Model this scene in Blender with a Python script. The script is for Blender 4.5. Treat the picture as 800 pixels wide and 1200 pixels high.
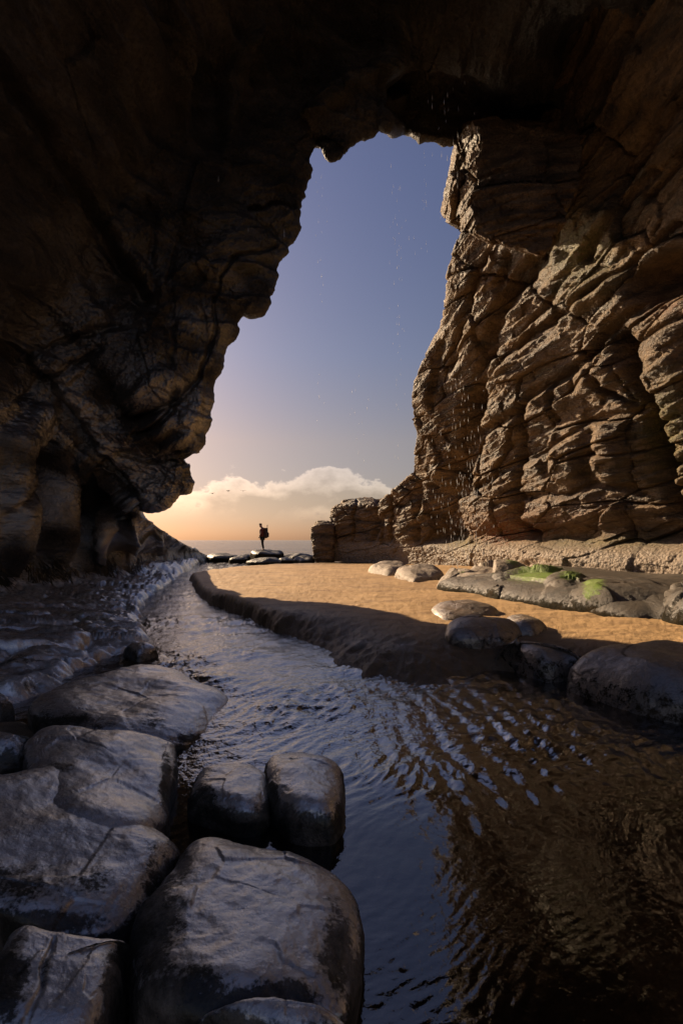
import bpy, math, random
import numpy as np
R_ = math.radians
sc = bpy.context.scene
for o in list(bpy.data.objects): bpy.data.objects.remove(o)

# ------------------------------------------------------------------ camera
F = 560.0; CX = 400.0; HY = 633.0; EYE = 1.5        # pixel focal length, horizon row, eye height (800x1200 photo)
cam = bpy.data.cameras.new('camera'); camo = bpy.data.objects.new('camera', cam)
sc.collection.objects.link(camo); sc.camera = camo
camo.location = (0, 0, EYE); camo.rotation_euler = (R_(90), 0, 0)
cam.sensor_fit = 'VERTICAL'; cam.sensor_height = 36.0; cam.lens = 36.0*F/1200.0
cam.shift_y = (HY-600.0)/1200.0
cam.clip_start = 0.05; cam.clip_end = 30000.0

# ------------------------------------------------------------------ light
SUN_AZ = 44.5      # degrees to the left of the view direction
SUN_EL = 24.0
world = bpy.data.worlds.new('World'); sc.world = world; world.use_nodes = True
wt = world.node_tree; wt.nodes.clear()
def wn(t, **k):
    n = wt.nodes.new(t)
    for a, b in k.items(): setattr(n, a, b)
    return n
def wl(a, b): wt.links.new(a, b)
sky = wn('ShaderNodeTexSky', sky_type='NISHITA', sun_disc=False)
sky.sun_elevation = R_(SUN_EL); sky.sun_rotation = R_(-SUN_AZ)
sky.air_density = 1.0; sky.dust_density = 1.2; sky.ozone_density = 2.0
tc = wn('ShaderNodeTexCoord'); sep = wn('ShaderNodeSeparateXYZ'); wl(tc.outputs['Generated'], sep.inputs[0])
tint = wn('ShaderNodeValToRGB')            # evening haze: peach at the horizon, violet higher up, all the way round
cr = tint.color_ramp
cr.elements[0].position = 0.0; cr.elements[0].color = (0.70, 0.52, 0.50, 1)
cr.elements[1].position = 0.62; cr.elements[1].color = (0.78, 0.66, 0.76, 1)
for p_, c_ in ((0.08, (0.74, 0.54, 0.48, 1)), (0.20, (0.95, 0.65, 0.53, 1)), (0.36, (0.85, 0.68, 0.68, 1))):
    e = cr.elements.new(p_); e.color = c_
wl(sep.outputs['Z'], tint.inputs[0])
mul = wn('ShaderNodeMix', data_type='RGBA', blend_type='MULTIPLY'); mul.inputs[0].default_value = 1.0
wl(sky.outputs[0], mul.inputs[6]); wl(tint.outputs[0], mul.inputs[7])
# cumulus bank low over the sea, the same all round the horizon
mp = wn('ShaderNodeMapping'); mp.inputs['Scale'].default_value = (1.0, 1.0, 1.7); mp.inputs['Location'].default_value = (0.37, 0.1, 0.05)
wl(tc.outputs['Generated'], mp.inputs['Vector'])
n1 = wn('ShaderNodeTexNoise'); n1.inputs['Scale'].default_value = 7.5; n1.inputs['Detail'].default_value = 9; n1.inputs['Roughness'].default_value = 0.56
wl(mp.outputs[0], n1.inputs['Vector'])
elev = wn('ShaderNodeMapRange'); elev.inputs[1].default_value = 0.085; elev.inputs[2].default_value = 0.17
elev.inputs[3].default_value = 0.32; elev.inputs[4].default_value = 0.68
wl(sep.outputs['Z'], elev.inputs[0])
sub = wn('ShaderNodeMath', operation='SUBTRACT'); wl(n1.outputs[0], sub.inputs[0]); wl(elev.outputs[0], sub.inputs[1])
cm = wn('ShaderNodeMapRange', interpolation_type='SMOOTHSTEP'); cm.inputs[1].default_value = 0.0; cm.inputs[2].default_value = 0.05
wl(sub.outputs[0], cm.inputs[0])
low = wn('ShaderNodeMapRange', interpolation_type='SMOOTHSTEP'); low.inputs[1].default_value = 0.03; low.inputs[2].default_value = 0.10
wl(sep.outputs['Z'], low.inputs[0])
cmask = wn('ShaderNodeMath', operation='MULTIPLY'); wl(cm.outputs[0], cmask.inputs[0]); wl(low.outputs[0], cmask.inputs[1])
cshade = wn('ShaderNodeMapRange'); cshade.inputs[1].default_value = 0.0; cshade.inputs[2].default_value = 0.22
cshade.inputs[3].default_value = 1.9; cshade.inputs[4].default_value = 1.05; wl(sub.outputs[0], cshade.inputs[0])
ccol = wn('ShaderNodeMix', data_type='RGBA', blend_type='MULTIPLY'); ccol.inputs[0].default_value = 1.0
wl(mul.outputs[2], ccol.inputs[6])
cc = wn('ShaderNodeCombineColor'); wl(cshade.outputs[0], cc.inputs[0])
g2 = wn('ShaderNodeMath', operation='MULTIPLY'); g2.inputs[1].default_value = 0.95; wl(cshade.outputs[0], g2.inputs[0]); wl(g2.outputs[0], cc.inputs[1])
b2 = wn('ShaderNodeMath', operation='MULTIPLY'); b2.inputs[1].default_value = 0.86; wl(cshade.outputs[0], b2.inputs[0]); wl(b2.outputs[0], cc.inputs[2])
wl(cc.outputs[0], ccol.inputs[7])
cmix = wn('ShaderNodeMix', data_type='RGBA'); wl(cmask.outputs[0], cmix.inputs[0]); wl(mul.outputs[2], cmix.inputs[6]); wl(ccol.outputs[2], cmix.inputs[7])
bg = wn('ShaderNodeBackground'); bg.inputs['Strength'].default_value = 0.051; wl(cmix.outputs[2], bg.inputs['Color'])
wo = wn('ShaderNodeOutputWorld'); wl(bg.outputs[0], wo.inputs['Surface'])

sl = bpy.data.lights.new('sun', 'SUN'); sl.energy = 4.7; sl.angle = R_(0.6); sl.color = (1.0, 0.74, 0.47)
so = bpy.data.objects.new('sun', sl); sc.collection.objects.link(so)
so.rotation_euler = (R_(90-SUN_EL), 0, R_(180+SUN_AZ))   # shines from front left
so.location = (-40, 30, 25)
vs = sc.view_settings; vs.view_transform = 'Standard'; vs.look = 'None'; vs.gamma = 1.0; vs.use_curve_mapping = False
vs.exposure = 1.0
sc.cycles.use_denoising = True
sc.cycles.max_bounces = 7; sc.cycles.diffuse_bounces = 5; sc.cycles.glossy_bounces = 4; sc.cycles.transparent_max_bounces = 8
sc.cycles.sample_clamp_indirect = 6.0; sc.cycles.caustics_reflective = False; sc.cycles.caustics_refractive = False

# ------------------------------------------------------------------ numpy tools
rng = np.random.default_rng(11)
PERM = np.concatenate([rng.permutation(256)]*3).astype(np.int32)
GR = rng.normal(size=(256, 3)); GR /= np.linalg.norm(GR, axis=1)[:, None]; GR = GR.astype(np.float32)
RV = rng.random((256, 4)).astype(np.float32)
def _perlin(p):
    i = np.floor(p).astype(np.int32); f = p-i; i &= 255
    u = f*f*f*(f*(f*6-15)+10); out = 0.0
    for dx in (0, 1):
        wx = u[:, 0] if dx else 1-u[:, 0]; hx = PERM[i[:, 0]+dx]
        for dy in (0, 1):
            wy = u[:, 1] if dy else 1-u[:, 1]; hy = PERM[hx+i[:, 1]+dy]
            for dz in (0, 1):
                wz = u[:, 2] if dz else 1-u[:, 2]; g = GR[PERM[hy+i[:, 2]+dz] & 255]
                d = g[:, 0]*(f[:, 0]-dx)+g[:, 1]*(f[:, 1]-dy)+g[:, 2]*(f[:, 2]-dz)
                out = out+wx*wy*wz*d
    return out*1.6
from concurrent.futures import ThreadPoolExecutor
POOL = ThreadPoolExecutor(4)
def chunked(fn, p, n=12000):
    p = np.ascontiguousarray(p, np.float32)
    if len(p) <= n: return fn(p)
    r = list(POOL.map(fn, [p[k:k+n] for k in range(0, len(p), n)]))
    if isinstance(r[0], tuple): return tuple(np.concatenate(q) for q in zip(*r))
    return np.concatenate(r)
def perlin(p): return chunked(_perlin, p)
def cells(p): return chunked(_cells, p)
def fbm(p, octv=4, gain=0.5, ridged=False):
    p = np.asarray(p, np.float32); a = 1.0; s = 0.0; tot = 0.0
    for k in range(octv):
        n = perlin(p+17.3*k)
        if ridged: n = 1-2*np.abs(n)
        s = s+a*n; tot += a; a *= gain; p = p*2.03
    return s/tot
def _cells(p):
    """nearest / second nearest jittered cell points, and three random numbers of the nearest cell"""
    i = np.floor(p-0.5).astype(np.int32)
    f1 = np.full(len(p), 9., np.float32); f2 = f1.copy(); rid = np.zeros(len(p), np.int32); vec = np.zeros_like(p)
    for dx in (0, 1):
        for dy in (0, 1):
            for dz in (0, 1):
                c = i+np.array([dx, dy, dz], np.int32); h = PERM[(PERM[(PERM[c[:, 0] & 255]+c[:, 1]) & 255]+c[:, 2]) & 255]
                v = p-(c+0.2+0.6*RV[h, :3]); d = np.sqrt((v*v).sum(1))
                m = d < f1
                f2 = np.where(m, f1, np.minimum(f2, d)); f1 = np.where(m, d, f1); rid = np.where(m, h, rid); vec = np.where(m[:, None], v, vec)
    return f1, f2, RV[(rid*7+3) & 255], vec
def sstep(a, b, x):
    t = np.clip((x-a)/(b-a), 0, 1); return t*t*(3-2*t)
def pix(P):
    Y = np.maximum(P[:, 1], 0.3)
    return np.stack([CX+P[:, 0]/Y*F, HY-(P[:, 2]-EYE)/Y*F], 1)
def at_depth(px, py, Y): return np.array([(px-CX)/F*Y, Y, EYE+(HY-py)/F*Y])
def at_height(px, py, z):
    Y = (EYE-z)*F/(py-HY); return np.array([(px-CX)/F*Y, Y, z])
def polydist(Q, poly):
    """distance from 2-D points to an open polyline"""
    return chunked(lambda q: _polydist(q, poly), Q, 20000)
def _polydist(Q, poly):
    poly = np.asarray(poly, np.float32); d = np.full(len(Q), 1e9, np.float32)
    for a, b in zip(poly[:-1], poly[1:]):
        ab = b-a; t = np.clip(((Q-a)@ab)/(ab@ab), 0, 1)
        v = Q-(a+t[:, None]*ab); d = np.minimum(d, np.sqrt((v*v).sum(1)))
    return d
def inside(Q, poly):
    poly = np.asarray(poly, np.float64); c = np.zeros(len(Q), bool); n = len(poly)
    for k in range(n):
        x1, y1 = poly[k]; x2, y2 = poly[k-1]
        if y1 == y2: continue
        m = ((y1 > Q[:, 1]) != (y2 > Q[:, 1])) & (Q[:, 0] < (x2-x1)*(Q[:, 1]-y1)/(y2-y1)+x1)
        c ^= m
    return c
def sdist(Q, poly):
    """signed distance, positive inside a closed polygon"""
    pl = list(poly)+[poly[0]]; d = polydist(Q, pl); return np.where(inside(Q, poly), d, -d)
def catmull(C, u):
    """C (n,...) control points, u sample positions in index units"""
    C = np.asarray(C, float); n = len(C); i = np.clip(np.floor(u).astype(int), 0, n-2); t = u-i
    g = lambda k: C[np.clip(k, 0, n-1)]
    sh = (len(u),)+(1,)*(C.ndim-1); t = t.reshape(sh)
    a, b, c, d = g(i-1), g(i), g(i+1), g(i+2)
    return 0.5*((2*b)+(c-a)*t+(2*a-5*b+4*c-d)*t**2+(3*b-a-3*c+d)*t**3)
def catmull_closed(C, n):
    C = np.asarray(C, float); k = len(C); E = np.concatenate([C[-2:], C, C[:3]])
    return catmull(E, 2+np.arange(n)*k/n)
def grid_faces(nu, nv, closed=False):
    i = np.arange(nu-1)[:, None]; j = np.arange(nv if closed else nv-1)[None]
    a = i*nv+j; b = i*nv+(j+1) % nv; c = (i+1)*nv+(j+1) % nv; d = (i+1)*nv+j
    return np.stack([a, b, c, d], -1).reshape(-1, 4)
def grid_normals(P):
    du = np.gradient(P, axis=0); dv = np.gradient(P, axis=1); n = np.cross(du, dv)
    return n/np.maximum(np.linalg.norm(n, axis=-1, keepdims=True), 1e-9)
def mesh_obj(name, V, Fc, mat, parent=None, attrs=None, smooth=True, extra_faces=None):
    me = bpy.data.meshes.new(name); V = np.asarray(V, np.float32); Fc = np.asarray(Fc, np.int32)
    if extra_faces is None and Fc.ndim == 2:
        k = Fc.shape[1]; me.vertices.add(len(V)); me.vertices.foreach_set('co', V.ravel())
        me.loops.add(Fc.size); me.loops.foreach_set('vertex_index', Fc.ravel())
        me.polygons.add(len(Fc)); me.polygons.foreach_set('loop_start', np.arange(0, Fc.size, k, dtype=np.int32))
        me.polygons.foreach_set('loop_total', np.full(len(Fc), k, np.int32))
        me.update(calc_edges=True)
    else:
        me.from_pydata(V.tolist(), [], Fc.tolist()+list(extra_faces))
    me.polygons.foreach_set('use_smooth', np.full(len(me.polygons), smooth))
    if attrs:
        for an, av in attrs.items():
            at = me.attributes.new(an, 'FLOAT', 'POINT'); at.data.foreach_set('value', np.asarray(av, np.float32))
    me.materials.append(mat); me.validate()
    ob = bpy.data.objects.new(name, me); sc.collection.objects.link(ob)
    if parent: ob.parent = parent
    return ob
def tag(o, label=None, cat=None, group=None, kind=None):
    if label: o['label'] = label
    if cat: o['category'] = cat
    if group: o['group'] = group
    if kind: o['kind'] = kind
    return o
def empty(name, loc):
    o = bpy.data.objects.new(name, None); sc.collection.objects.link(o); o.location = loc; o.empty_display_size = 0.2; return o

# ------------------------------------------------------------------ materials
class NT:
    def __init__(s, name):
        s.m = bpy.data.materials.new(name); s.m.use_nodes = True; s.t = s.m.node_tree; s.t.nodes.clear()
        s.out = s.n('ShaderNodeOutputMaterial')
    def n(s, t, **k):
        q = s.t.nodes.new(t)
        for a, b in k.items(): setattr(q, a, b)
        return q
    def l(s, a, b): s.t.links.new(a, b)
    def noise(s, vec, scale, detail=6, rough=0.6, dist=0.0):
        q = s.n('ShaderNodeTexNoise'); s.l(vec, q.inputs['Vector']); q.inputs['Scale'].default_value = scale
        q.inputs['Detail'].default_value = detail; q.inputs['Roughness'].default_value = rough; q.inputs['Distortion'].default_value = dist
        return q.outputs[0]
    def ramp(s, val, stops):
        q = s.n('ShaderNodeValToRGB'); s.l(val, q.inputs[0]); e = q.color_ramp.elements
        e[0].position, e[0].color = stops[0][0], (*stops[0][1], 1); e[1].position, e[1].color = stops[-1][0], (*stops[-1][1], 1)
        for p, c in stops[1:-1]: k = e.new(p); k.color = (*c, 1)
        return q.outputs[0]
    def mr(s, val, a, b, c=0., d=1., smooth=False):
        q = s.n('ShaderNodeMapRange'); q.interpolation_type = 'SMOOTHSTEP' if smooth else 'LINEAR'
        s.l(val, q.inputs[0])
        for k, v in enumerate((a, b, c, d)): q.inputs[k+1].default_value = v
        return q.outputs[0]
    def mix(s, f, a, b):
        q = s.n('ShaderNodeMix', data_type='RGBA')
        if isinstance(f, float): q.inputs[0].default_value = f
        else: s.l(f, q.inputs[0])
        for k, v in ((6, a), (7, b)):
            if isinstance(v, tuple): q.inputs[k].default_value = (*v, 1)
            else: s.l(v, q.inputs[k])
        return q.outputs[2]
    def math(s, op, a, b):
        q = s.n('ShaderNodeMath', operation=op)
        for k, v in ((0, a), (1, b)):
            if isinstance(v, (int, float)): q.inputs[k].default_value = v
            else: s.l(v, q.inputs[k])
        return q.outputs[0]
    def attr(s, name):
        q = s.n('ShaderNodeAttribute', attribute_name=name); return q.outputs['Fac']
    def bump(s, h, dist, strength=1.0, prev=None):
        q = s.n('ShaderNodeBump'); q.inputs['Distance'].default_value = dist; q.inputs['Strength'].default_value = strength
        s.l(h, q.inputs['Height'])
        if prev: s.l(prev, q.inputs['Normal'])
        return q.outputs[0]
    def pos(s, scale=None, rot=None):
        g = s.n('ShaderNodeNewGeometry').outputs['Position']
        if scale is None: return g
        q = s.n('ShaderNodeMapping'); s.l(g, q.inputs['Vector']); q.inputs['Scale'].default_value = scale
        if rot: q.inputs['Rotation'].default_value = rot
        return q.outputs[0]
    def princ(s, col, rough, normal=None, spec=0.5, coat=0.0, coat_rough=0.1, coat_ior=1.5, coat_n=None):
        q = s.n('ShaderNodeBsdfPrincipled')
        for k, v in (('Base Color', col), ('Roughness', rough), ('Specular IOR Level', spec), ('Coat Weight', coat), ('Coat Roughness', coat_rough), ('Coat IOR', coat_ior)):
            if isinstance(v, tuple): q.inputs[k].default_value = (*v, 1)
            elif isinstance(v, (int, float)): q.inputs[k].default_value = v
            else: s.l(v, q.inputs[k])
        if normal: s.l(normal, q.inputs['Normal']); s.l(coat_n or normal, q.inputs['Coat Normal'])
        return q
    def done(s, sh): s.l(sh, s.out.inputs['Surface']); return s.m

def rock_face_mat(name, dark, mid, light, rough=(0.45, 0.8), wet=0.0, bump_k=1.0, bs=7.0):
    """sandstone of the cave: bedded colour, grain, optional algae / rust / barnacle stains from mesh attributes"""
    t = NT(name); p = t.pos(); pb = t.pos((0.55, 0.55, 2.2), (R_(36), 0, 0))
    a = t.noise(pb, 1.3, 8, 0.62, 0.4); b = t.noise(p, bs, 8, 0.7); c = t.noise(p, 30.0, 6, 0.7)
    col = t.ramp(a, [(0.38, dark), (0.51, mid), (0.68, light)])
    col = t.mix(t.mr(b, 0.42, 0.66, 0, 0.75, True), col, tuple(x*0.45 for x in mid))
    col = t.mix(t.mr(c, 0.55, 0.75, 0, 0.5), col, tuple(min(x*1.45, .6) for x in light))
    brk = t.mr(b, 0.38, 0.58, 0, 1, True)
    alg = t.math('MULTIPLY', t.attr('algae'), t.mr(b, 0.36, 0.5, 0, 1, True))
    col = t.mix(alg, col, t.ramp(c, [(0.35, (0.05, 0.07, 0.012)), (0.65, (0.20, 0.22, 0.03))]))
    rust = t.math('MULTIPLY', t.attr('rust'), brk)
    col = t.mix(rust, col, (0.24, 0.075, 0.025))
    barn = t.math('MULTIPLY', t.attr('barnacle'), t.mr(c, 0.40, 0.55, 0.35, 1, True))
    col = t.mix(barn, col, t.ramp(vb_ := t.noise(p, 22, 5, 0.7), [(0.34, (0.16, 0.115, 0.08)), (0.6, (0.52, 0.43, 0.34))]))
    foam = t.attr('foam'); col = t.mix(foam, col, (0.78, 0.78, 0.80))
    v = t.n('ShaderNodeTexVoronoi'); t.l(p, v.inputs['Vector']); v.inputs['Scale'].default_value = 16.0
    s2 = t.noise(t.pos((1.0, 1.0, 5.0), (R_(42), 0, 0)), 2.6, 6, 0.6, 0.3)
    h = t.math('ADD', t.math('MULTIPLY', b, 0.7), t.math('MULTIPLY', c, 0.6))
    h = t.math('ADD', h, t.math('MULTIPLY', s2, 0.9))
    h = t.math('ADD', h, t.math('MULTIPLY', v.outputs['Distance'], 0.45))
    vb = t.n('ShaderNodeTexVoronoi'); t.l(p, vb.inputs['Vector']); vb.inputs['Scale'].default_value = 9.0
    h = t.math('ADD', h, t.math('MULTIPLY', t.math('MULTIPLY', vb.outputs['Distance'], 0.9), t.attr('barnacle')))
    nrm = t.bump(h, 0.12*bump_k, 1.0)
    fine = t.noise(p, 110.0, 3, 0.6); nrm = t.bump(fine, 0.006*bump_k, 1.0, nrm)
    rg = t.mr(a, 0.35, 0.65, rough[0], rough[1])
    q = t.princ(col, rg, nrm, 0.5, t.math('MULTIPLY', t.attr('wetness'), wet) if wet > 0.2 else wet, 0.27, 3.6 if wet > 0.2 else 2.4, t.bump(h, (0.022 if wet > 0.2 else 0.035)*bump_k, 1.0))
    return t.done(q.outputs[0])
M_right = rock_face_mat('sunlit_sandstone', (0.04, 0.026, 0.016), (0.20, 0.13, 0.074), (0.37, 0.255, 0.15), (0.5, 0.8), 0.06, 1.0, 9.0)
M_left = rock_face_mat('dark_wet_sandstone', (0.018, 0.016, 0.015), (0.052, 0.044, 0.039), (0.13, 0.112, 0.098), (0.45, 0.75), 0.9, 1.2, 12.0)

def boulder_mat(name, dark, light, rough=(0.3, 0.5), weed=0.95, bump_k=1.0, coat=0.9):
    """smooth water-worn wet stone, dark weed on its flanks"""
    t = NT(name); p = t.pos(); a = t.noise(p, 2.6, 6, 0.6, 0.3); b = t.noise(p, 14, 8, 0.65); c = t.noise(p, 70, 5, 0.65)
    col = t.ramp(a, [(0.3, dark), (0.7, light)])
    col = t.mix(t.mr(b, 0.5, 0.72, 0, 0.6, True), col, tuple(x*0.4 for x in dark))
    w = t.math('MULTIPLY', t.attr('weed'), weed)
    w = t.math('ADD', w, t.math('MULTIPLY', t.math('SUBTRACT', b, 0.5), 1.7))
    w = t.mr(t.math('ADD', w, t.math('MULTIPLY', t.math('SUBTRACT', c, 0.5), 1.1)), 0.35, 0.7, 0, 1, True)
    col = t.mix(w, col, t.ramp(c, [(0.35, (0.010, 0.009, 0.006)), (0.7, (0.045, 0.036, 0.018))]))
    alg = t.math('MULTIPLY', t.attr('algae'), 1.0)
    alg = t.math('ADD', alg, t.math('MULTIPLY', t.math('SUBTRACT', b, 0.5), 2.4)); alg = t.mr(t.math('ADD', alg, t.math('MULTIPLY', t.math('SUBTRACT', c, 0.5), 2.2)), 0.40, 0.85, 0, 1, True)
    alg = t.math('MULTIPLY', alg, t.mr(t.attr('algae'), 0.02, 0.2))
    col = t.mix(alg, col, t.ramp(c, [(0.35, (0.06, 0.12, 0.008)), (0.65, (0.24, 0.38, 0.015))]))
    foam = t.math('MULTIPLY', t.attr('foam'), t.mr(b, 0.3, 0.5, 0.45, 1, True)); col = t.mix(foam, col, (0.85, 0.85, 0.87))
    v = t.n('ShaderNodeTexVoronoi'); t.l(p, v.inputs['Vector']); v.inputs['Scale'].default_value = 26
    pit = t.mr(v.outputs['Distance'], 0.0, 0.22, 0, 1, True)
    nrm = t.bump(a, 0.006*bump_k, 1.0)
    nrm = t.bump(b, 0.010*bump_k, 1.0, nrm)
    nrm = t.bump(pit, 0.006*bump_k, 0.7, nrm)
    nrm = t.bump(t.noise(p, 48, 5, 0.7), 0.006*bump_k, 1.0, nrm)
    wn_ = t.math('MULTIPLY', c, t.mr(w, 0, 1, 0.15, 1.0)); nrm = t.bump(wn_, 0.018*bump_k, 1.0, nrm)
    dry = t.mr(t.noise(p, 3.0, 9, 0.7, 0.5), 0.45, 0.68, 0, 1, True)
    col = t.mix(t.math('MULTIPLY', dry, 0.5), col, tuple(x*1.5 for x in light))
    cn = t.bump(b, 0.0035*bump_k, 1.0); cn = t.bump(t.noise(p, 48, 5, 0.7), 0.0016*bump_k, 1.0, cn)
    rg = t.mr(b, 0.35, 0.65, rough[0], rough[1]); rg = t.math('ADD', rg, t.math('MULTIPLY', w, 0.35))
    sp = t.mr(w, 0, 1, 0.75, 0.06)
    pt = t.mr(t.noise(p, 90, 4, 0.7), 0.56, 0.70, 0, 0.75, True); col = t.mix(pt, col, tuple(x*0.3 for x in dark))
    q = t.princ(col, rg, nrm, sp, t.math('MULTIPLY', t.mr(w, 0, 1, coat, coat*0.1), t.mr(dry, 0, 1, 1.0, 0.6)), t.mr(b, 0.35, 0.65, 0.19, 0.34), 4.0, cn); q.inputs['IOR'].default_value = 1.5+1.4*coat; return t.done(q.outputs[0])
M_boulder = boulder_mat('wet_boulder', (0.13, 0.105, 0.088), (0.33, 0.265, 0.21))
M_sandrock = boulder_mat('sandy_boulder', (0.07, 0.05, 0.033), (0.20, 0.135, 0.08), (0.3, 0.6), 0.45, 1.6, 0.25)
M_apron = boulder_mat('apron_stone', (0.022, 0.017, 0.011), (0.085, 0.062, 0.038), (0.4, 0.7), 0.9, 2.5, 0.03)
M_pale = boulder_mat('pale_crusted_stone', (0.16, 0.125, 0.09), (0.38, 0.31, 0.24), (0.5, 0.8), 0.35, 2.5, 0.0)
M_searock = boulder_mat('weedy_rock', (0.02, 0.018, 0.012), (0.05, 0.042, 0.025), (0.4, 0.7), 0.9, 2.0, 0.05)

def sand_mat():
    t = NT('sand'); p = t.pos(); a = t.noise(p, 0.8, 6, 0.6); b = t.noise(p, 9, 6, 0.65); c = t.noise(p, 160, 3, 0.7)
    g = t.noise(t.pos((1, 3.0, 1)), 1.6, 5, 0.6, 0.5)
    dry = t.mix(t.mr(a, 0.35, 0.65), (0.42, 0.265, 0.125), (0.52, 0.34, 0.165))
    dry = t.mix(t.mr(g, 0.46, 0.66, 0, 0.7, True), dry, (0.24, 0.15, 0.075))
    dry = t.mix(t.mr(c, 0.5, 0.8, 0, 0.5), dry, (0.20, 0.13, 0.07))
    wet = t.attr('wet'); col = t.mix(wet, dry, t.mix(t.mr(b, 0.35, 0.65), (0.12, 0.08, 0.046), (0.19, 0.125, 0.07)))
    st = t.math('MULTIPLY', t.attr('foam'), 0.85); col = t.mix(st, col, (0.55, 0.5, 0.46))
    h = t.math('ADD', t.math('MULTIPLY', b, 0.6), t.math('MULTIPLY', c, 0.12)); nrm = t.bump(h, 0.035, 1.0)
    nrm = t.bump(t.noise(p, 45, 3, 0.6), 0.012, 1.0, nrm)
    rg = t.mr(wet, 0, 1, 0.65, 0.5)
    q = t.princ(col, rg, nrm, 0.4); return t.done(q.outputs[0])
M_sand = sand_mat()

def water_mat(name, tint_, sea=False):
    """clear shallow water: mirror by Fresnel, otherwise you see the bed through a brown tint"""
    t = NT(name)
    if sea:
        p = t.pos((0.16, 1.0, 1.0)); h = t.noise(p, 0.9, 5, 0.6, 0.4); h2 = t.noise(t.pos((0.02, 0.16, 1)), 0.8, 4, 0.6, 0.3)
        nrm = t.bump(h, 0.22, 1.0); nrm = t.bump(h2, 1.2, 1.0, nrm)
    else:
        p = t.pos(); h = t.noise(p, 26, 3, 0.5, 0.6); hh = t.math('MULTIPLY', h, t.attr('chop')); nrm = t.bump(hh, 0.010, 1.0)
    fr = t.n('ShaderNodeFresnel'); fr.inputs['IOR'].default_value = 1.6; t.l(nrm, fr.inputs['Normal'])
    if not sea: t.l(t.mr(t.attr('chop'), 0.12, 0.8, 2.2, 6.0), fr.inputs['IOR'])
    gl = t.n('ShaderNodeBsdfGlossy'); gl.inputs['Roughness'].default_value = 0.12 if sea else 0.03; t.l(nrm, gl.inputs['Normal'])
    gl.inputs['Color'].default_value = (0.95, 0.95, 0.95, 1)
    tr = t.n('ShaderNodeBsdfTransparent'); tr.inputs['Color'].default_value = (*tint_, 1)
    df = t.n('ShaderNodeBsdfDiffuse'); df.inputs['Color'].default_value = (0.05, 0.06, 0.065, 1) if sea else (0.03, 0.02, 0.012, 1)
    m1 = t.n('ShaderNodeMixShader'); m1.inputs[0].default_value = 0.9 if sea else 0.25; t.l(tr.outputs[0], m1.inputs[1]); t.l(df.outputs[0], m1.inputs[2])
    m2 = t.n('ShaderNodeMixShader'); t.l(fr.outputs[0], m2.inputs[0]); t.l(m1.outputs[0], m2.inputs[1]); t.l(gl.outputs[0], m2.inputs[2])
    last = m2.outputs[0]
    if not sea:
        fo = t.n('ShaderNodeBsdfDiffuse'); fo.inputs['Color'].default_value = (0.75, 0.74, 0.74, 1)
        ff = t.math('MULTIPLY', t.attr('foam'), t.mr(t.noise(p, 18, 7, 0.7), 0.42, 0.6, 0, 1, True))
        m3 = t.n('ShaderNodeMixShader'); t.l(ff, m3.inputs[0]); t.l(last, m3.inputs[1]); t.l(fo.outputs[0], m3.inputs[2]); last = m3.outputs[0]
    return t.done(last)
M_stream = water_mat('stream_water', (0.52, 0.38, 0.24))
M_sea = water_mat('sea_water', (0.4, 0.42, 0.42), True)
def plain(name, col, rough=0.7, var=0.25, scale=30):
    t = NT(name); c = t.noise(t.pos(), scale, 5, 0.6)
    cc_ = t.mix(t.mr(c, 0.35, 0.65), tuple(x*(1-var) for x in col), tuple(min(1, x*(1+var)) for x in col))
    q = t.princ(cc_, rough, t.bump(c, 0.01, 0.6)); return t.done(q.outputs[0])
M_jacket = plain('jacket_cloth', (0.16, 0.035, 0.03)); M_trouser = plain('dark_trouser_cloth', (0.025, 0.024, 0.028))
M_pack = plain('pack_cloth', (0.05, 0.02, 0.022)); M_skin = plain('skin', (0.42, 0.25, 0.18), 0.5, 0.1); M_boot = plain('boot_leather', (0.02, 0.017, 0.014))
M_hat = plain('hat_wool', (0.04, 0.025, 0.022)); M_bird = plain('gull_feathers', (0.06, 0.055, 0.055)); M_weed = plain('weed_strands', (0.018, 0.016, 0.008), 0.45, 0.5, 20)
M_pole = plain('pole_metal', (0.06, 0.06, 0.06), 0.4)
def drop_mat():
    t = NT('falling_water'); q = t.princ((0.80, 0.82, 0.86), 0.45, None, 0.4); tr = t.n('ShaderNodeBsdfTransparent')
    m = t.n('ShaderNodeMixShader'); m.inputs[0].default_value = 0.5; t.l(tr.outputs[0], m.inputs[1]); t.l(q.outputs[0], m.inputs[2])
    return t.done(m.outputs[0])
M_drop = drop_mat()

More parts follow.
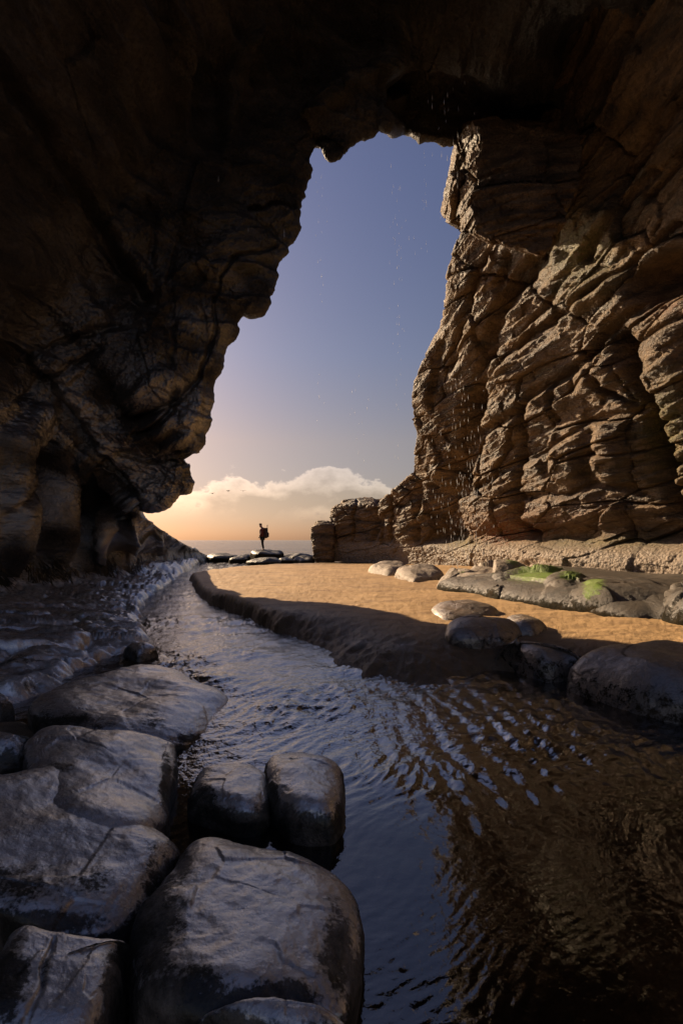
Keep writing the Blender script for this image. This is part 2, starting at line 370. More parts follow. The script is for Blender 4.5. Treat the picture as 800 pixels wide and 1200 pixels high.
# ------------------------------------------------------------------ rock relief
def rock_relief(P, amp=1.0, block=1.0, scale=1.0):
    """displacement (towards the cave, metres) of bare sandstone: lumps, tilted beds, joint-bounded blocks"""
    P = np.asarray(P, np.float32)
    T = np.stack([P[:, 0]*0.98+P[:, 2]*0.12, P[:, 1]*0.98-P[:, 2]*0.18, P[:, 2]+0.20*P[:, 1]-0.05*P[:, 0]], 1)*scale
    wq = np.stack([perlin(P*0.5+5), perlin(P*0.5+25), perlin(P*0.5+45)], 1)*0.22
    d = 0.30*fbm(P*0.30, 2)+0.07*fbm(P*0.9+9, 3)
    d += 0.13*fbm((T+wq*0.8)*np.array([0.30, 0.30, 1.5], np.float32)+50, 3, 0.5, True)
    f1, f2, rv, vec = cells((T+wq)*np.array([0.36, 0.36, 0.8], np.float32))
    d += block*(0.26*(rv[:, 0]-0.5)+0.40*((rv[:, 1:4]-0.5)*vec).sum(1)-0.20*np.exp(-((f2-f1)/0.022)**2))
    f1, f2, rv, vec = cells((T+wq*0.6+31)*np.array([1.2, 1.2, 2.6], np.float32))
    d += block*(0.08*(rv[:, 0]-0.5)+0.17*((rv[:, 1:4]-0.5)*vec).sum(1)-0.03*np.exp(-((f2-f1)/0.04)**2))
    q = T[:, 2]*2.4+1.2*perlin(P*0.5+70); q = q-np.floor(q); d += 0.10*np.where(q < 0.85, q, (1-q)*5.667)*(0.35+0.65*sstep(-0.3, 0.3, perlin(P*0.4+90)))
    d += 0.040*fbm(P*4.1+3, 4, 0.65, True)
    d += 0.022*fbm(P*14+5, 2, 0.65, True)
    return amp*d
def left_relief(P):
    """the left wall and roof: long beds running out to sea, scoured smooth, few joints"""
    P = np.asarray(P, np.float32); w = np.stack([perlin(P*0.35+5), perlin(P*0.35+25)*0.6, perlin(P*0.35+45)], 1)*0.9; W = P+w
    d = 0.34*fbm(P*0.30, 2)+0.12*fbm(P*0.8+9, 3)
    d += 0.24*fbm(W*np.array([0.62, 0.17, 0.75], np.float32)+50, 3, 0.5, True)
    d += 0.07*fbm(W*np.array([2.6, 0.7, 3.2], np.float32)+20, 3, 0.55, True)
    q = (P[:, 2]+0.35*P[:, 0]+0.12*P[:, 1])*1.5+1.4*perlin(P*0.35+70); q = q-np.floor(q)
    d += 0.16*np.where(q < 0.88, q, (1-q)*7.333)*sstep(-0.25, 0.3, perlin(P*0.3+90))
    f1, f2, rv, vec = cells((W+31)*np.array([0.5, 0.28, 0.7], np.float32)); d += 0.22*((rv[:, 1:4]-0.5)*vec).sum(1)
    d += 0.028*fbm(P*np.array([7, 3.5, 7], np.float32)+3, 3, 0.6, True)+0.012*fbm(P*16, 2)
    return d
def features(Q, cracks, dents):
    d = np.zeros(len(Q), np.float32)
    wob = np.stack([perlin(np.c_[Q*0.05, np.zeros(len(Q))]), perlin(np.c_[Q*0.05, np.full(len(Q), 7.7)])], 1)*3.5
    Qw = Q+wob
    for poly, w, dep in cracks:
        s = polydist(Qw, poly); d -= dep*np.exp(-(s/w)**2)
    for (cx, cy, rx, ry, ang, h) in dents:
        a = R_(ang); u = ((Qw[:, 0]-cx)*math.cos(a)+(Qw[:, 1]-cy)*math.sin(a))/rx; v = (-(Qw[:, 0]-cx)*math.sin(a)+(Qw[:, 1]-cy)*math.cos(a))/ry
        d += h*np.exp(-(u*u+v*v)**2)
    return d

# ------------------------------------------------------------------ left wall and roof: one sheet from deep in the cave to the mouth
# (pixel x, pixel y, depth of the mouth's edge; x, z of the same bed ten metres in)
MOUTH = [
 (247,668,34, -7.3,-0.6),(244,654,34, -7.35,0.2),(232,646,31, -7.4,0.9),(215,637,27, -7.4,1.8),(195,624,23.5, -7.3,2.9),(178,612,21, -7.25,3.9),
 (166,605,19.4, -7.3,4.8),(161,600,18.8, -7.5,5.4),(168,597,18.6, -7.2,5.6),(184,595,18.5, -7.0,5.75),(196,588,18.5, -6.9,5.9),(203,579,18.5, -6.8,6.0),
 (209,575,18.6, -6.75,6.1),(221,573,18.6, -6.7,6.2),(222,564,18.4, -6.65,6.3),(218,549,18.1, -6.6,6.4),(214,541,17.6, -6.55,6.5),
 (228,531,16.4, -6.4,6.6),(236,515,16.2, -6.2,6.9),(241,495,16.1, -6.05,7.2),(241,480,16.0, -5.9,7.5),(246,458,15.9, -5.7,7.9),(249,440,15.8, -5.5,8.2),
 (262,405,15.6, -5.0,8.8),(270,390,15.5, -4.8,9.1),(275,373,15.4, -4.6,9.4),(284,362,15.3, -4.35,9.7),(299,363,15.2, -4.1,10.0),(312,352,15.1, -3.8,10.3),
 (321,334,15.0, -3.5,10.6),(325,305,14.9, -3.2,11.0),(335,293,14.8, -2.9,11.3),(345,275,14.7, -2.6,11.6),(347,258,14.6, -2.4,11.9),(348,235,14.5, -2.2,12.2),
 (358,208,14.3, -1.9,12.6),(363,186,14.1, -1.6,12.9),(371,170,14.0, -1.3,13.2),(378,178,13.9, -1.1,13.3),(388,187,13.8, -0.8,13.4),(398,181,13.7, -0.6,13.5),(405,170,13.7, -0.3,13.6),
 (418,160,13.6, 0.0,13.7),(433,153,13.5, 0.4,13.8),(441,144,13.5, 0.8,13.9),(455,150,13.5, 1.2,13.95),(470,152,13.5, 1.6,14.0),(490,156,13.5, 2.1,14.0),(508,161,13.5, 2.6,13.9),(524,164,13.6, 3.1,13.8),
 (560,168,13.8, 4.0,13.5),(620,176,14.0, 5.6,13.1),(720,190,14.2, 8.0,12.6),(840,200,14.4, 10.8,12.3)]
MO = np.array(MOUTH, float); MO[6:46, 2] = 10+(MO[6:46, 2]-10)*0.36; MO[3:6, 2] = (24.0, 18.5, 15.0); KM = len(MO)
Mx = np.array([at_depth(a, b, c) for a, b, c in MO[:, :3]])
Ix, Iz = MO[:, 3], MO[:, 4]
def left_sheet(nu, nv):
    rows = []
    ys_in = [-5.0, -3.5, -2, 0, 2.5, 5, 7.5, 10]
    yend = -5.0+11.5*sstep(17, 34, np.arange(KM))          # roof cut short overhead, unseen, to let sky light in; walls run on
    for y in ys_in:
        k = 1.0+0.02*math.sin(y*1.7); rows.append(np.stack([Ix*k, yend+(10-yend)*(y+5)/15, Iz], 1))
    for u in (0.25, 0.5, 0.72, 0.88, 0.96, 1.0):
        Y = 10+(Mx[:, 1]-10)*u; w = 0.35*u+0.65*u**2.2
        rows.append(np.stack([Ix+(Mx[:, 0]-Ix)*w, Y, Iz+(Mx[:, 2]-Iz)*w], 1))
    # beyond the rim the rock turns away outwards
    c = np.array([2.5, 4.0]); o = np.stack([Mx[:, 0]-c[0], Mx[:, 2]-c[1]], 1); o /= np.linalg.norm(o, axis=1)[:, None]
    o[:7] = np.stack([np.full(7, -0.75), -0.66*np.ones(7)], 1); o[7] = (-1, -0.25); o[8:17] = (-0.97, 0.24)
    for dy, dd in ((0.05, 0.25), (0.25, 0.9), (0.6, 2.2), (0.9, 5.0), (1.0, 12.0)):
        rows.append(np.stack([Mx[:, 0]+o[:, 0]*dd, Mx[:, 1]+dy, Mx[:, 2]+o[:, 1]*dd], 1))
    C = np.array(rows)                                     # (rows, KM, 3)
    # sample rows so that steps look even from where one stands
    yr = np.array(ys_in+[10+6*u for u in (0.25, 0.5, 0.72, 0.88, 0.96, 1.0)])
    ru = np.concatenate([np.linspace(0, 5, 50, endpoint=False), np.linspace(5, 7, 90, endpoint=False), np.linspace(7, 13, int(nu*0.72), endpoint=False), np.linspace(13, 15, 40, endpoint=False), np.linspace(15, len(C)-1, 16)])
    cv = np.concatenate([np.linspace(0, 8, int(nv*0.30), endpoint=False), np.linspace(8, 50, int(nv*0.60), endpoint=False), np.linspace(50, KM-1, int(nv*0.10))])
    A = catmull(C, ru); A = np.swapaxes(catmull(np.swapaxes(A, 0, 1), cv), 0, 1)
    return A, ru, cv
A, ru, cv = left_sheet(560, 1000)
N = grid_normals(A); nu, nv = A.shape[:2]
ctr = np.array([1.5, 0, 5.0]); tow = ctr-A; tow[..., 1] = 0
sg = np.sign((N*tow).sum(-1)[:int(nu*0.5)].mean()); N = N*sg
P = A.reshape(-1, 3); Nf = N.reshape(-1, 3)
Q = pix(P); RU = np.repeat(ru, nv); CV = np.tile(cv, nu)
L_cracks = [
 ([(-60,365),(16,418),(65,466),(114,538),(140,570),(158,594)], 9, 0.45),
 ([(-60,-20),(0,80),(60,172),(110,262),(150,325),(172,352)], 7, 0.50),
 ([(46,545),(38,600),(30,660),(20,710)], 11, 0.9), ([(90,575),(82,620),(76,690)], 8, 0.75), ([(122,600),(118,640),(112,690)], 7, 0.65),
 ([(152,610),(158,640),(150,680)], 4, 0.3), ([(185,625),(188,650)], 3, 0.25),
 ([(148,486),(180,482),(205,472),(228,450),(240,425),(250,405)], 3, 0.16),
 ([(158,506),(190,494),(203,478),(205,462)], 4, 0.25), ([(140,530),(170,540),(205,536)], 4, 0.2),
 ([(252,350),(262,330),(278,300),(300,298),(320,292)], 2, 0.12), ([(250,350),(254,380),(246,410)], 2, 0.10),
 ([(180,340),(176,300),(180,260),(170,230)], 3, 0.12), ([(200,430),(204,380),(196,330),(210,280)], 3, 0.1),
 ([(0,600),(30,560),(60,520)], 5, 0.2), ([(290,250),(320,240),(345,244)], 3, 0.2), ([(30,420),(90,395),(140,380)], 5, 0.2), ([(20,470),(60,440),(120,410)], 4, 0.15)]
L_dents = [
 (515,118,66,34,4,-1.0), (305,330,34,26,-20,-0.35), (250,120,55,60,0,-0.5), (345,90,50,45,0,-0.45), (130,330,26,60,-30,-0.4),
 (205,60,14,110,-10,0.45), (280,80,13,100,8,0.45), (400,110,60,14,-30,0.35), (620,150,50,22,0,-0.5), (690,60,60,40,-30,-0.6),
 (62,610,17,75,5,0.55), (14,600,18,85,0,0.5), (102,640,13,55,0,0.45), (137,640,11,48,0,0.4), (30,500,40,16,-40,0.3), (100,545,30,12,-40,0.3), (175,500,38,14,-12,0.25), (185,455,40,18,-25,0.3),
 (185,520,30,9,-8,0.2), (225,490,12,30,15,0.2)]
vis = (P[:, 1] > 1.0)
D = left_relief(P)
edge = np.exp(-((RU-13.0)/0.8)**2)                    # keep the traced rim close to its line
low = sstep(9, 6, CV)                                 # water-worn lower wall: fluted, fewer joints
Dl = 0.18*fbm(P*0.5, 3)+0.10*fbm(P*np.array([1.0, 0.8, 0.22], np.float32)+4, 3, 0.5, True)+0.06*fbm(P*2.2+8, 3)+0.06*fbm(P*5+3, 4, 0.6, True)+0.02*fbm(P*16, 2)
D = (D*(1-low)+Dl*low)*(1-0.45*edge)
D += vis*features(Q, L_cracks, L_dents)*(1-0.6*edge)*np.clip(1.3-P[:, 1]*0.018, 0.5, 1)
D = np.where(RU > 15, D*0.6, D)
P2 = P+Nf*D[:, None]
z0 = np.zeros(len(P2), np.float32)
foamL = sstep(0.55, 0.2, P2[:, 2]+0.25*fbm(P2*np.array([3, 3, 0.6], np.float32), 3))*sstep(30, 20, P2[:, 1])*0.0
algL = 0.35*sstep(0.1, 0.5, fbm(P2*0.5+60, 3))*sstep(4, 1, P2[:, 2])
FA = grid_faces(nu, nv)
js = (FA[:, 0] % nv); cut = int(np.searchsorted(cv, 37.0))
def sub_mesh(name, sel, mat, at):
    f = FA[sel]; ids, inv = np.unique(f, return_inverse=True)
    return mesh_obj(name, P2[ids], inv.reshape(f.shape), mat, None, {k: v[ids] for k, v in at.items()})
wetL = np.clip(sstep(6.0, 3.5, P2[:, 2])+0.7*sstep(8, 13, P2[:, 1])*sstep(10.5, 6, P2[:, 2]), 0.0, 1)*sstep(-0.35, 0.25, fbm(P2*0.7+15, 3))
atl = {'wetness': wetL, 'algae': algL, 'rust': z0, 'barnacle': z0, 'foam': foamL}
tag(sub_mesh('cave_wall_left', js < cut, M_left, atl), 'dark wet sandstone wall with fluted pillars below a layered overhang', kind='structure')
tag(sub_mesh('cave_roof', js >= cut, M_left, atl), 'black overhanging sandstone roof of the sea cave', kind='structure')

# ------------------------------------------------------------------ right wall: cliff that runs from the cave out to the sea
SEC = [ # foot x, foot Y, rim x, rim Y, rim z
 (11.5,-5, 7.5,-5,14.5),(11.2,-3, 7.2,-3,14.5),(11.1,0, 7.0,0,14.5),(10.9,4, 6.8,4,14.5),(10.6,7, 6.4,7,14.5),(10.2,10, 5.9,10,14.3),(9.5,13, 5.2,13.3,14),(8.5,15.4, 4.6,15.5,13.8),
 (7.6,17.5, *at_depth(534,290,17.4)),(6.8,19.3, *at_depth(524,368,19.0)),(6.2,20.6, *at_depth(507,405,20.3)),(5.8,21.6, *at_depth(488,440,21.3)),(5.4,22.5, *at_depth(483,472,22.2)),
 (5.1,23.2, *at_depth(491,500,23)),(4.75,24, *at_depth(487,528,23.8)),(4.4,24.8, *at_depth(484,552,24.6)),(3.8,25.9, *at_depth(466,570,25.6)),(3.0,27.1, *at_depth(447,586,26.8)),(2.1,28.1, *at_depth(438,593,28)),
 (1.0,29.2, *at_depth(416,592,29)),(0.0,29.9, *at_depth(398,593,29.8)),(-0.5,30.3, *at_depth(390,597,30.4)),(-0.3,31.2, -0.2,31.4,3.3),(1.5,32.6, 1.7,32.6,3.2),(5,34, 5.2,34,3.5)]
S = np.array(SEC, float); KS = len(S)
hs = np.array([-0.06, 0.0, 0.035, 0.08, 0.13, 0.2, 0.3, 0.42, 0.55, 0.7, 0.84, 0.94, 1.0])
cols = []
for h in hs:
    w = np.clip(h, 0, 1)**1.25
    cols.append(np.stack([S[:, 0]+(S[:, 2]-S[:, 0])*w, S[:, 1]+(S[:, 3]-S[:, 1])*w, 0.35+(S[:, 4]-0.35)*h], 1))
tan = np.gradient(S[:, :2], axis=0); tan /= np.linalg.norm(tan, axis=1)[:, None]; nin = np.stack([-tan[:, 1], tan[:, 0]], 1)   # into the cave
for k, up in ((0.35, 0.10), (1.1, 0.25), (3, 0.5), (8, 0.6)):
    top = cols[12]; cols.append(np.stack([top[:, 0]-nin[:, 0]*k, top[:, 1]-nin[:, 1]*k, top[:, 2]+up], 1))
C = np.array(cols).swapaxes(0, 1)                     # (sections, heights, 3)
su = np.concatenate([np.linspace(0, 4, 40, endpoint=False), np.linspace(4, 6, 180, endpoint=False), np.linspace(6, 22, 700, endpoint=False), np.linspace(22, KS-1, 25)])
sv = np.concatenate([np.linspace(0, 3, 70, endpoint=False), np.linspace(3, 12, 640, endpoint=False), np.linspace(12, 14, 36, endpoint=False), np.linspace(14, len(cols)-1, 10)])
B = catmull(C, su); B = np.swapaxes(catmull(np.swapaxes(B, 0, 1), sv), 0, 1)
N = grid_normals(B); nu, nv = B.shape[:2]
sgn = np.sign((N[200:600, 100:500, 0]).mean()); N = N*(-sgn)
P = B.reshape(-1, 3); Nf = N.reshape(-1, 3); Q = pix(P); SU = np.repeat(su, nv); SV = np.tile(sv, nu)
R_cracks = [
 ([(733,398),(742,420),(757,455),(766,500),(776,552),(792,597)], 11, 0.85), ([(609,480),(609,531),(606,570),(609,612),(622,630)], 5, 0.42),
 ([(556,574),(601,547),(642,530),(695,490),(747,482)], 3.5, 0.22), ([(610,582),(640,580),(669,577),(695,566),(725,570),(752,578)], 3.5, 0.22),
 ([(556,511),(612,480),(627,460),(680,430),(710,396),(742,368),(800,335)], 5, 0.40), ([(560,462),(597,417),(650,378),(725,319),(800,262)], 4, 0.30),
 ([(650,272),(622,318),(596,345),(572,400),(562,448),(550,500),(544,545),(538,600),(534,650)], 9, 0.60), ([(556,468),(540,520),(528,560),(520,620),(514,655)], 9, 0.45),
 ([(695,430),(708,458),(742,476)], 4, 0.28), ([(650,452),(652,492)], 4, 0.28), ([(672,438),(672,458)], 2.5, 0.2), ([(694,508),(690,556)], 10, 0.35), ([(642,535),(644,556)], 7, 0.28),
 ([(762,503),(800,486)], 2.5, 0.2), ([(780,547),(800,540)], 3, 0.25), ([(575,300),(560,330),(545,380),(530,430)], 4, 0.3), ([(520,400),(512,440),(508,480)], 4, 0.25),
 ([(600,300),(588,330)], 4, 0.25), ([(440,585),(442,620),(440,652)], 2.2, 0.30), ([(417,594),(414,650)], 1.6, 0.22), ([(457,572),(458,610),(452,655)], 2.2, 0.35), ([(400,612),(440,610)], 1.2, 0.12),
 ([(392,640),(440,634)], 1.2, 0.10), ([(460,595),(480,592)], 2, 0.2), ([(490,565),(488,640)], 3, 0.4), ([(505,570),(520,590),(500,640)], 4, 0.35), ([(670,320),(640,360),(610,400)], 3, 0.15),
 ([(760,200),(720,250),(690,300)], 5, 0.3), ([(800,120),(740,190),(700,240)], 5, 0.3), ([(800,180),(752,236)], 4, 0.3)]
R_dents = [
 (785,322,42,24,-28,-1.1), (575,225,40,50,0,-0.3), (660,545,30,22,-15,0.22), (715,535,22,28,-10,0.30), (660,600,55,22,-6,0.28), (575,600,24,40,0,0.22), (640,470,26,20,-25,0.2), (705,440,25,20,-30,0.2),
 (790,440,25,50,0,0.3), (792,580,22,26,0,0.3), (520,340,18,45,10,0.2), (500,450,14,30,0,0.25), (526,560,14,30,0,-0.5), (516,610,16,40,0,-0.5), (515,555,6,12,0,0.3), (700,340,40,14,-38,0.35), (730,180,25,60,30,-0.4)]
D = rock_relief(P+40, 1.0, 1.0)
base = sstep(1.55, 1.15, P[:, 2]+0.12*fbm(P*0.8, 2))
rim = np.exp(-((SV-12)/1.2)**2)*sstep(7, 8, SU)
D = D*(1-0.7*base)*(1-0.45*rim)
D += features(Q, R_cracks, R_dents)*(P[:, 1] > 1)*np.clip(1.15-P[:, 1]*0.012, 0.5, 1)*(1-base)*(1-0.5*rim)
D += base*(0.55*sstep(26, 14, P[:, 1])+0.18)*sstep(-0.4, 0.6, 1.5-P[:, 2])+base*(0.10*fbm(P*1.6, 4)+0.05*fbm(P*6, 3, 0.6, True))
D -= 0.35*np.exp(-((P[:, 2]-1.75)/0.3)**2)*sstep(26, 18, P[:, 1])
P2 = P+Nf*D[:, None]; Q2 = pix(P2)
def blob(Q, cx, cy, rx, ry): return np.exp(-(((Q[:, 0]-cx)/rx)**2+((Q[:, 1]-cy)/ry)**2))
algae = np.clip(0.9*blob(Q2, 785, 505, 35, 60)*0.5+0.5*blob(Q2, 680, 300, 40, 50)+0.55*blob(Q2, 690, 637, 110, 10)+0.6*blob(Q2, 545, 640, 20, 16)+0.35*blob(Q2, 560, 640, 60, 10), 0, 1)
rust = np.clip(0.9*blob(Q2, 585, 627, 45, 22)+0.4*blob(Q2, 790, 360, 40, 12)+0.35*blob(Q2, 670, 615, 80, 25), 0, 1)
barn = base*0.95
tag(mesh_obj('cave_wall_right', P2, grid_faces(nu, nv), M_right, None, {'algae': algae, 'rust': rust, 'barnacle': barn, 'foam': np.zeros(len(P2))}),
    'sunlit brown sandstone cliff with diagonal beds and deep joints', kind='structure')

# block hanging from the roof over the right wall
def hex_rock(name, c8, n, mat, relief=0.5, rnd=0.25):
    """rough rock from eight corners: trilinear cube, rounded, weathered"""
    g = np.linspace(-1, 1, n); V = []; Fc = []; off = 0
    for ax in range(3):
        for s in (-1, 1):
            a, b = np.meshgrid(g, g, indexing='ij'); p = np.zeros((n, n, 3)); p[..., ax] = s; p[..., (ax+1) % 3] = a; p[..., (ax+2) % 3] = b
            V.append(p.reshape(-1, 3)); f = grid_faces(n, n)+off; Fc.append(f if s > 0 else f[:, ::-1]); off += n*n
    V = np.concatenate(V); Fc = np.concatenate(Fc)
    key = np.round((V+1)*5000).astype(int); _, idx, inv = np.unique(key, axis=0, return_index=True, return_inverse=True)
    V = V[idx]; Fc = inv.reshape(-1)[Fc]
    r = np.linalg.norm(V, axis=1, keepdims=True); W = V*(1-rnd)+V/r*rnd*1.25
    c8 = np.asarray(c8, float); u = (W+1)/2; O = np.zeros_like(W)
    for k in range(8):
        bx, by, bz = k & 1, (k >> 1) & 1, (k >> 2) & 1
        O += c8[k]*(np.where(bx, u[:, 0], 1-u[:, 0])*np.where(by, u[:, 1], 1-u[:, 1])*np.where(bz, u[:, 2], 1-u[:, 2]))[:, None]
    nn = V/r; cen = c8.mean(0); nd = O-cen; nd /= np.linalg.norm(nd, axis=1, keepdims=True)
    O = O+nd*rock_relief(O+nd*0.01, relief, 1.0, 1.3)[:, None]
    z = np.zeros(len(O)); return mesh_obj(name, O, Fc, mat, None, {'algae': z, 'rust': z, 'barnacle': z, 'foam': z, 'weed': z})
ad = at_depth
hb = hex_rock('hanging_rock_block', [ad(556,276,12.2), ad(640,306,11.6), ad(522,250,14.3), ad(610,285,15.0), ad(560,150,12.3), ad(690,160,11.8), ad(536,150,14.4), ad(650,150,15.2)], 110, M_right, 0.95, 0.28)
tag(hb, 'rock block jutting from the roof with its sea side in sun', kind='structure')

# ------------------------------------------------------------------ ground: sand bank, stream bed, sea floor
def ground_pts(poly, z=0.0): return [tuple(at_height(a, b, z)[:2]) for a, b in poly]
BANK = ground_pts([(225,688),(231,698),(241,707),(271,719),(292,727),(323,742),(359,755),(379,765),(387,778),(415,794),(476,804),(528,804),(579,789),(620,792),(680,806),(760,822),(1000,838)])
BANK += [(14, 4.5), (16, 40), (6, 36), (-0.5, 33.0), (-3.0, 31.0), (-5.0, 28.0), (-5.9, 23.0), (-5.75, 18.0)]
FOOT = ground_pts([(30,850),(120,872),(205,882),(212,920),(206,960),(190,1010),(165,1080),(158,1200),(150,1420)])+[(-0.5, -2), (-0.6, -8.5), (-9, -8.5), (-9, 3.8)]
def bank_height(x, y):
    Q = np.stack([x, y], 1).astype(np.float32)
    n3 = np.c_[Q, np.zeros(len(Q))]
    d = sdist(Q, BANK)+0.16*fbm(n3*1.4, 4)+0.07*fbm(n3*6, 4, 0.6)
    w = 0.22+1.15*sstep(-1.9, 0.2, x)*sstep(9, 6.5, y); w = np.where(y > 17, 0.22+2.0*sstep(17, 26, y), w)
    rise = np.clip(d/w, 0, 1); rise = 1-(1-rise)**2.2
    top = 0.30+0.18*sstep(3, 9, x)+0.05*fbm(n3*0.35, 3)-0.22*sstep(20, 32, y)
    lf = sdist(Q, FOOT); bed = -0.20+0.05*fbm(n3*1.5, 3)-0.9*sstep(30, 70, y)
    bed += (0.31+0.08*fbm(n3*2.2+5, 4))*sstep(-0.15, 0.2, lf)
    h = np.where(d > 0, np.maximum(bed, -0.06)+(top+0.06)*rise, bed+(0.14+0*bed)*sstep(-0.8, 0, d))
    # ripples, pits and the two splash holes under the drips
    slope = (d > 0)*sstep(1.0, 0.55, rise)
    h += slope*(0.03*fbm(n3*3.0+7, 3, 0.55, True)+0.02*fbm(n3*11+2, 3, 0.65))
    h += (d > 0.05)*(0.020*fbm(n3*4.5, 4)+0.012*fbm(n3*18, 3)+0.03*fbm(np.c_[x*0.7, y*1.6, y*0]+4, 3)+0.012*perlin(np.c_[x*1.2+y*0.25, y*2.6, y*0]))
    for (cx, cy) in ((420,753),(473,755)):
        c = at_height(cx, cy, 0.22); rr = np.hypot(x-c[0], y-c[1]); h += -0.05*np.exp(-(rr/0.10)**2)+0.015*np.exp(-((rr-0.17)/0.05)**2)
    return h, d
yy = np.concatenate([[-300, -100, -40, -20], np.linspace(-10, 1.1, 24, endpoint=False), 840.0/np.linspace(840/1.1, 840/34., 620), np.linspace(35, 160, 30)])
aa = np.linspace(-1.15, 1.15, 760)
Yg, Ag = np.meshgrid(yy, aa, indexing='ij'); Xg = Ag*np.maximum(np.maximum(Yg, 0)+1.0, (Yg < 1.1)*np.maximum(12.0, -Yg))
X, Y = Xg.ravel(), Yg.ravel(); Z, dB = bank_height(X, Y)
Qg = pix(np.stack([X, Y, Z], 1))
wet = np.clip(sstep(0.32, 0.06, Z+0.05*fbm(np.c_[X, Y, Y*0]*1.2, 3))+(dB < 0.15)+0.9*sstep(1.5, 0.3, dB)*sstep(-3, -1, X)*sstep(10, 8, Y), 0, 1)
holes = np.clip(blob(Qg, 420, 754, 9, 4)+blob(Qg, 473, 756, 10, 5), 0, 1)*(0.6+0.6*fbm(np.c_[X, Y, Z]*14, 3))
tag(mesh_obj('beach', np.stack([X, Y, Z], 1), grid_faces(len(yy), len(aa)), M_sand, None, {'wet': wet, 'foam': np.clip(holes, 0, 1)}), 'golden sand bank beside the stream', kind='structure')

# ------------------------------------------------------------------ water
yy = np.concatenate([np.linspace(-10, 1.15, 20, endpoint=False), 840.0/np.linspace(840/1.15, 840/36., 640)])
aa = np.linspace(-0.85, 1.0, 800)
Yg, Ag = np.meshgrid(yy, aa, indexing='ij'); Xg = Ag*np.maximum(np.maximum(Yg, 0)+0.6, 12.0*(Yg < 1.15))
X, Y = Xg.ravel(), Yg.ravel(); n3 = np.c_[X, Y, np.zeros(len(X))].astype(np.float32)
Qw = np.stack([CX+X/np.maximum(Y, .5)*F, HY+EYE/np.maximum(Y, .5)*F], 1)
wq = np.stack([perlin(n3*1.1), perlin(n3*1.1+8)], 1)*0.22
# running water: short crests lying across the flow, which comes down towards the sea on the left
fl = np.stack([(X+wq[:, 0])*0.75+(Y+wq[:, 1])*0.66, -(X+wq[:, 0])*0.66+(Y+wq[:, 1])*0.75, np.zeros(len(X))], 1)
chop = 0.016*fbm(fl*np.array([3.4, 7.5, 1], np.float32), 4, 0.5, True)+0.020*fbm(n3*2.0+3, 2)
big = 0.030*fbm(n3*np.array([0.8, 0.9, 1], np.float32)+12, 2, 0.5, True)
m_run = sstep(2.3, 4.0, Y)*sstep(3.2, 1.2, X-0.10*Y)
m_far = sstep(6, 14, Y)
ph = (X*0.99+Y*0.12+0.10*perlin(n3*1.3+40))/0.205*2*math.pi
m_rip = blob(Qw, 575, 880, 120, 70)
rip = (0.012*np.sin(ph)+0.004*np.sin(2*ph+1))*(0.8+0.4*perlin(n3*1.7+3))*(0.6+0.4*np.sin(2*math.pi*(Y*0.95-X*0.3+0.12*perlin(n3*2.1+77))/0.19))*m_rip*1.25
calm = 0.0016*fbm(n3*3.2+20, 3)+0.0009*fbm(fl*np.array([9, 22, 1], np.float32), 2)
Z = calm*1.6+m_run*chop*(1.9-0.7*m_far)*(0.45+0.9*sstep(-0.25, 0.35, perlin(n3*0.75+61)))+m_run*m_far*big+rip+0.006*(1-m_run)*sstep(2.0, 3.2, Y)*fbm(fl*np.array([2.5, 7, 1], np.float32), 3)
foamW = np.clip(sstep(7, 14, Y)*sstep(-2.2, -4.6, X)*0.8+0.9*sstep(0.35, 0.0, np.abs(sdist(np.stack([X, Y], 1).astype(np.float32), BANK)+0.12))*sstep(0.5, -1, X)*sstep(4.5, 6, Y)*0.25, 0, 1)*sstep(-0.15, 0.35, fbm(fl*np.array([1.2, 4.5, 1], np.float32)+9, 4))
chp = np.clip(0.12+m_run*0.7, 0, 1)
tag(mesh_obj('stream', np.stack([X, Y, Z], 1), grid_faces(len(yy), len(aa)), M_stream, None, {'foam': foamW, 'chop': chp}), 'rippling brown stream running out of the cave', kind='structure')
# sea: from the beach to the horizon
yy = np.concatenate([[35.6], np.geomspace(36, 15000, 90)]); aa = np.linspace(-1.6, 1.6, 60)
Yg, Ag = np.meshgrid(yy, aa, indexing='ij'); Xg = Ag*(Yg+10)
n3 = np.c_[Xg.ravel()*0.05, Yg.ravel()*0.22, np.zeros(Xg.size)]
Z = -0.01+0.10*fbm(n3, 2)*np.exp(-(Yg.ravel()-35)/60)*sstep(35.6, 40, Yg.ravel())
tag(mesh_obj('sea', np.stack([Xg.ravel(), Yg.ravel(), Z], 1), grid_faces(len(yy), len(aa)), M_sea), 'calm pale sea reaching the horizon', kind='structure')

